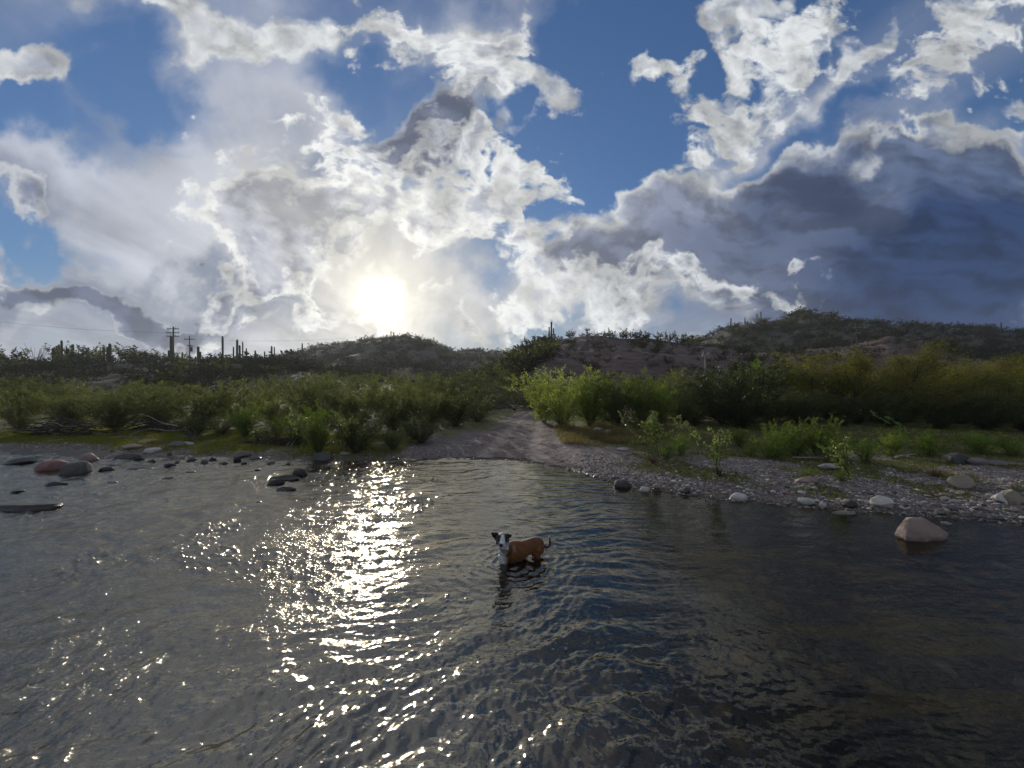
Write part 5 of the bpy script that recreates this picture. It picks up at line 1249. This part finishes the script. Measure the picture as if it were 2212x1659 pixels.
# ------------------------------------------------------------------ the dog
def dp(cx, cy, Y):
    """crop position of the dog close-up -> world point at distance Y"""
    px, py = 450.6+cx/15.576, 507.9+cy/15.576
    return np.array([(px-512)/384*Y, Y, CAMZ-(py-384)/384*Y])
def loft(pts, rad_, sides=20, sub=6):
    """smooth tube through centres with elliptical sections (r along side, r vertical)"""
    P = np.array(pts, float); R = np.array([r if hasattr(r, '__len__') else (r, r) for r in rad_], float); n = len(P)
    def cr(A, t):
        i = min(int(t), n-2); f = t-i; a0 = A[max(i-1, 0)]; a1 = A[i]; a2 = A[i+1]; a3 = A[min(i+2, n-1)]
        return .5*((2*a1)+(-a0+a2)*f+(2*a0-5*a1+4*a2-a3)*f*f+(-a0+3*a1-3*a2+a3)*f**3)
    T_ = np.linspace(0, n-1, (n-1)*sub+1); C = np.array([cr(P, t) for t in T_]); S = np.array([cr(R, t) for t in T_])
    t = norm(np.gradient(C, axis=0)); up = np.tile([0, 0, 1.0], (len(C), 1)); bad = np.abs(t[:, 2]) > .93; up[bad] = (0.3, .95, 0)
    s = norm(np.cross(t, up)); q = np.cross(s, t); th = np.arange(sides)*2*np.pi/sides
    # rounded ends
    C = np.vstack([C[0]-t[0]*S[0].mean()*.5, C, C[-1]+t[-1]*S[-1].mean()*.5]); S = np.vstack([S[0]*.45, S, S[-1]*.45]); s = np.vstack([s[:1], s, s[-1:]]); q = np.vstack([q[:1], q, q[-1:]])
    V = C[:, None]+S[:, 0][:, None, None]*np.cos(th)[None, :, None]*s[:, None]+S[:, 1][:, None, None]*np.sin(th)[None, :, None]*q[:, None]
    m = len(C); i = np.arange(m-1)[:, None]*sides; j = np.arange(sides)[None]; jn = (j+1) % sides
    F = [list(f) for f in np.stack([i+j, i+jn, i+sides+jn, i+sides+j], -1).reshape(-1, 4)]
    F.append(list(range(sides))[::-1]); F.append(list(range((m-1)*sides, m*sides)))
    return V.reshape(-1, 3), F
def build_dog():
    org = np.array([.10, 3.50, -.25])
    parts = []
    def L(pts, rr, **k): parts.append(loft(pts, rr, **k))
    # trunk: deep chest (nearer to us, left) to tucked loin and rounded rump
    L([dp(835, 735, 3.42), dp(885, 700, 3.44), dp(965, 685, 3.47), dp(1080, 665, 3.50), dp(1180, 620, 3.53), dp(1290, 585, 3.56), dp(1375, 575, 3.58), dp(1418, 580, 3.59)],
      [(.045, .066), (.060, .090), (.068, .100), (.066, .092), (.058, .074), (.060, .076), (.058, .070), (.036, .045)])
    # neck and throat
    L([dp(905, 660, 3.45), dp(865, 640, 3.42), dp(828, 590, 3.395), dp(812, 520, 3.38)], [(.064, .062), (.056, .056), (.047, .050), (.044, .046)])
    L([dp(835, 700, 3.42), dp(815, 760, 3.41), dp(820, 850, 3.405)], [.052, .046, .038])
    # skull, brow, cheeks, muzzle
    L([dp(822, 470, 3.42), dp(812, 468, 3.39), dp(802, 478, 3.355), dp(796, 500, 3.325)], [(.040, .034), (.057, .046), (.055, .046), (.040, .036)])
    L([dp(805, 505, 3.36), dp(797, 535, 3.325), dp(790, 562, 3.285), dp(786, 582, 3.252)], [(.046, .036), (.036, .031), (.029, .025), (.023, .019)])
    L([dp(800, 560, 3.36), dp(795, 600, 3.32), dp(790, 622, 3.285), dp(789, 628, 3.262)], [(.040, .028), (.032, .020), (.024, .015), (.016, .010)])   # lower jaw
    for cx in (745, 862): L([dp(cx, 500, 3.40), dp(cx+(8 if cx < 800 else -8), 540, 3.365), dp(cx+(22 if cx < 800 else -22), 585, 3.35)], [.030, .030, .020])
    # legs, standing on the bed
    def leg(p, rr): L(p, rr, sides=14)
    z = -.25
    f1 = dp(845, 830, 3.42); leg([dp(880, 720, 3.45), dp(850, 800, 3.425), np.array([f1[0], f1[1], -.06]), np.array([f1[0]+.005, f1[1]+.01, -.15]), np.array([f1[0]-.005, f1[1], z+.02]), np.array([f1[0]-.015, f1[1]-.03, z+.012])],
                                 [.048, .034, .024, .019, .018, .020])
    f2 = dp(930, 800, 3.53); leg([dp(940, 700, 3.51), dp(930, 780, 3.52), np.array([f2[0], f2[1], -.06]), np.array([f2[0]+.01, f2[1]+.01, -.15]), np.array([f2[0], f2[1], z+.02]), np.array([f2[0]-.015, f2[1]-.03, z+.012])],
                                 [.046, .034, .024, .019, .018, .020])
    h1 = dp(1395, 700, 3.545); leg([dp(1365, 590, 3.565), dp(1372, 650, 3.548), dp(1345, 715, 3.535), np.array([h1[0]-.02, h1[1]-.01, -.08]), np.array([h1[0]+.035, h1[1]+.02, -.145]), np.array([h1[0]+.012, h1[1]+.01, z+.02]), np.array([h1[0]-.015, h1[1]-.02, z+.012])],
                                  [.052, .052, .037, .026, .018, .017, .020])
    h2 = dp(1330, 640, 3.63); leg([dp(1350, 590, 3.60), dp(1335, 640, 3.615), dp(1312, 700, 3.62), np.array([h2[0]-.01, h2[1], -.08]), np.array([h2[0]+.045, h2[1]+.03, -.145]), np.array([h2[0]+.02, h2[1]+.02, z+.02]), np.array([h2[0]-.01, h2[1]-.01, z+.012])],
                                  [.050, .048, .034, .025, .018, .017, .020])
    # tail: out, down a little, then curling up
    L([dp(1400, 560, 3.59), dp(1450, 592, 3.60), dp(1492, 612, 3.60), dp(1530, 597, 3.60), dp(1549, 555, 3.60), dp(1545, 505, 3.60), dp(1533, 460, 3.60), dp(1538, 425, 3.60)],
      [.026, .017, .013, .012, .0115, .011, .009, .004], sides=12)
    # half-pricked ears as thin curved flaps
    def ear(outline, y0, fold):
        n = len(outline); pts = []
        for s in (0, 1):
            for (cx, cy, dy) in outline: pts.append(dp(cx, cy, y0+dy+s*.016))
        F = [list(range(n))[::-1], list(range(n, 2*n))]+[[i, (i+1) % n, n+(i+1) % n, n+i] for i in range(n)]
        parts.append((np.array(pts), F))
    ear([(772, 412, .0), (735, 384, .0), (700, 378, -.005), (662, 380, -.012), (630, 384, -.022), (634, 412, -.024), (648, 445, -.020), (672, 470, -.012), (696, 500, .0), (722, 512, .0), (748, 470, .0)], 3.375, 0)
    ear([(846, 412, .0), (868, 396, .0), (898, 398, -.005), (925, 410, -.014), (957, 412, -.024), (950, 440, -.028), (936, 464, -.024), (912, 470, -.012), (893, 498, .0), (868, 470, .0)], 3.375, 0)
    bm = bmesh.new()
    for V, F in parts:
        vs = [bm.verts.new(v-org) for v in V]
        for f in F:
            try: bm.faces.new([vs[i] for i in f])
            except ValueError: pass
    bmesh.ops.recalc_face_normals(bm, faces=bm.faces)
    me = bpy.data.meshes.new('tmp'); bm.to_mesh(me); bm.free()
    o = bpy.data.objects.new('tmp', me); COL.objects.link(o)
    r = o.modifiers.new('r', 'REMESH'); r.mode = 'VOXEL'; r.voxel_size = .0042
    s = o.modifiers.new('s', 'SMOOTH'); s.factor = .5; s.iterations = 7
    dg = bpy.context.evaluated_depsgraph_get(); dg.update(); me2 = bpy.data.meshes.new_from_object(o.evaluated_get(dg)); bpy.data.objects.remove(o)
    me2.name = 'body'; me2.polygons.foreach_set('use_smooth', [True]*len(me2.polygons))
    n = len(me2.vertices); V = np.zeros(n*3); me2.vertices.foreach_get('co', V); V = V.reshape(-1, 3)+org
    # coat: crop coordinates of every vertex, then patches of colour
    px = V[:, 0]/V[:, 1]*384+512; py = (CAMZ-V[:, 2])/V[:, 1]*384+384
    cx = (px-450.6)*15.576; cy = (py-507.9)*15.576; Yd = V[:, 1]
    nz = gnoise(V[:, 0]*60+V[:, 2]*40, V[:, 1]*60, 5)
    brown, dkbr, black, white = np.array((.185, .072, .022)), np.array((.06, .027, .015)), np.array((.012, .011, .011)), np.array((.62, .60, .56))
    col = np.tile(brown, (n, 1))*(1+.12*nz[:, None])
    def blend(c, f):
        nonlocal col
        f = np.clip(f, 0, 1)[:, None]; col = col*(1-f)+c*f
    back = sstep(640, 520, cy+.10*(cx-1200))*sstep(1000, 1080, cx); blend(dkbr*1.3, back*.45)
    blend(dkbr, sstep(1380, 1470, cx)*.8)
    # chest bib, throat, lower neck white; paler ring behind the collar
    blend(np.array((.42, .37, .31)), sstep(905, 850, cx+8*nz)*sstep(640, 690, cy))
    blend(white, sstep(830, 800, cx-.25*(cy-760)+8*nz)*sstep(640, 660, cy))
    blend(np.array((.33, .22, .15)), np.exp(-((cx-992-.12*(cy-640))/20)**2)*sstep(560, 600, cy)*sstep(720, 680, cy)*.7)
    blend(dkbr, sstep(905, 920, cx)*sstep(965, 945, cx)*sstep(560, 600, cy)*sstep(740, 690, cy)*.7)
    # head
    head = (((cx < 905) & (cy < 655)) | ((cx < 975) & (cy < 520))) & (Yd < 3.445)
    hm = head.astype(float)
    blend(black*1.6, hm)
    blaze = sstep(8, -8, np.abs(cx-(812-.02*(cy-400)))-(26+.20*np.maximum(cy-440, 0)+5*nz))*sstep(404, 420, cy)
    blend(white, hm*blaze)
    blend(white, hm*sstep(560, 590, cy+.0*cx+6*nz))
    blend(white, hm*sstep(850, 885, cx+4*nz)*sstep(520, 560, cy)*.8)
    blend(np.array((.20, .09, .04)), hm*sstep(425, 400, cy)*(np.abs(cx-800) < 50))
    blend(np.array((.05, .03, .025)), hm*sstep(845, 835, np.abs(cx-800)+760)*0)
    blend(white*.85, hm*sstep(712, 700, cx-4*nz)*sstep(500, 520, cy))
    # tail tip, feet
    blend(white, sstep(560, 540, cy)*0+sstep(1515, 1520, cx)*sstep(470, 445, cy))
    blend(white, sstep(1515, 1520, cx)*sstep(1540, 1530, cx)*sstep(560, 530, cy)*.8)
    blend(white*.8, sstep(-.13, -.17, V[:, 2]))
    blend(dkbr*.7, sstep(.045, .0, V[:, 2]+.012*nz)*.75*(col[:, 0] < .4))
    blend(np.array((.30, .27, .22)), sstep(.035, .0, V[:, 2]+.012*nz)*.7*(col[:, 2] > .3))
    n2 = gnoise(V[:, 0]*25+V[:, 2]*18, V[:, 1]*22+V[:, 2]*9, 8); col = col*(1+.22*n2[:, None])
    a = me2.color_attributes.new('coat', 'FLOAT_COLOR', 'POINT'); a.data.foreach_set('color', np.hstack([col, np.ones((n, 1))]).astype(np.float32).ravel())
    m, T, out = new_mat('short dog coat'); c = attr(T, 'coat', 'Color'); P = T.new('ShaderNodeTexCoord').outputs['Object']
    hn = T.noise(T.v('MULTIPLY', P, (1, 1, 2.2)), 160, 3, .7); c = T.mix(1.0, c, T.xyz(*(T.mr(hn, .3, .7, .8, 1.2),)*3), 'MULTIPLY')
    p = principled(T, out, c, .62, .25, hn, .35, .003); p.inputs['Sheen Weight'].default_value = .25; p.inputs['Sheen Roughness'].default_value = .4
    t = thing('dog', 'brown dog with a black and white face and white-tipped tail standing belly-deep in the river', 'dog', tuple(org))
    obj('body', me2, m, t)
    nm, Tn, on = new_mat('wet black nose and eyes'); principled(Tn, on, (.012, .011, .011, 1), .22, .6)
    def blob(name, c, r, sc_=(1, 1, 1)):
        V, F = ICO[3]; me = mesh_np(name, V*np.array(sc_)*r+(c-org), F, True); return obj(name, me, nm, t)
    blob('nose', dp(785, 580, 3.236), .0150, (1.15, .8, .95))
    blob('eye', dp(760, 508, 3.326), .0075); blob('eye', dp(842, 506, 3.326), .0075)
    # collar round the neck
    cm, Tc, oc = new_mat('black webbing collar'); principled(Tc, oc, (.015, .014, .014, 1), .6, .4)
    ctr = (dp(846, 640, 3.415)+dp(872, 665, 3.43))/2-org; ax = norm(dp(828, 590, 3.395)-dp(905, 660, 3.45)); ax = norm(ax*np.array([1, 1, 1.2]))
    s = norm(np.cross(ax, [0, 1.0, 0])); q = np.cross(ax, s); Vv = []
    th = np.linspace(0, 2*np.pi, 41)[:-1]
    for (o_, r_) in ((-.007, .0605), (.007, .0605), (.007, .0575), (-.007, .0575)): Vv.append(ctr+ax*o_+r_*(np.cos(th)[:, None]*s*1.02+np.sin(th)[:, None]*q*1.02))
    Vv = np.vstack(Vv); Ff = []
    for a_ in range(4):
        b_ = (a_+1) % 4
        for i in range(40): Ff.append([a_*40+i, a_*40+(i+1) % 40, b_*40+(i+1) % 40, b_*40+i])
    obj('collar', mesh_np('collar', Vv, np.array(Ff), True), cm, t)
build_dog()
# ------------------------------------------------------------------ haze: one closed box of even air
hm_ = bpy.data.materials.new('thin backlit haze'); hm_.use_nodes = True
_T = NT(hm_.node_tree); _T.n.clear(); _o = _T.new('ShaderNodeOutputMaterial'); _v = _T.new('ShaderNodeVolumePrincipled')
_v.inputs['Color'].default_value = (.86, .9, .95, 1); _v.inputs['Density'].default_value = .00034; _v.inputs['Anisotropy'].default_value = .35
_T.l.new(_v.outputs[0], _o.inputs[1])
_V, _F = boxv((0, 0, 23), 1650, 1650, 52, 0)
tag(obj('haze', mesh_np('haze', _V, _F), hm_), 'thin haze glowing below the sun in front of the hills', None, None, 'stuff')
sc.cycles.volume_bounces = 0
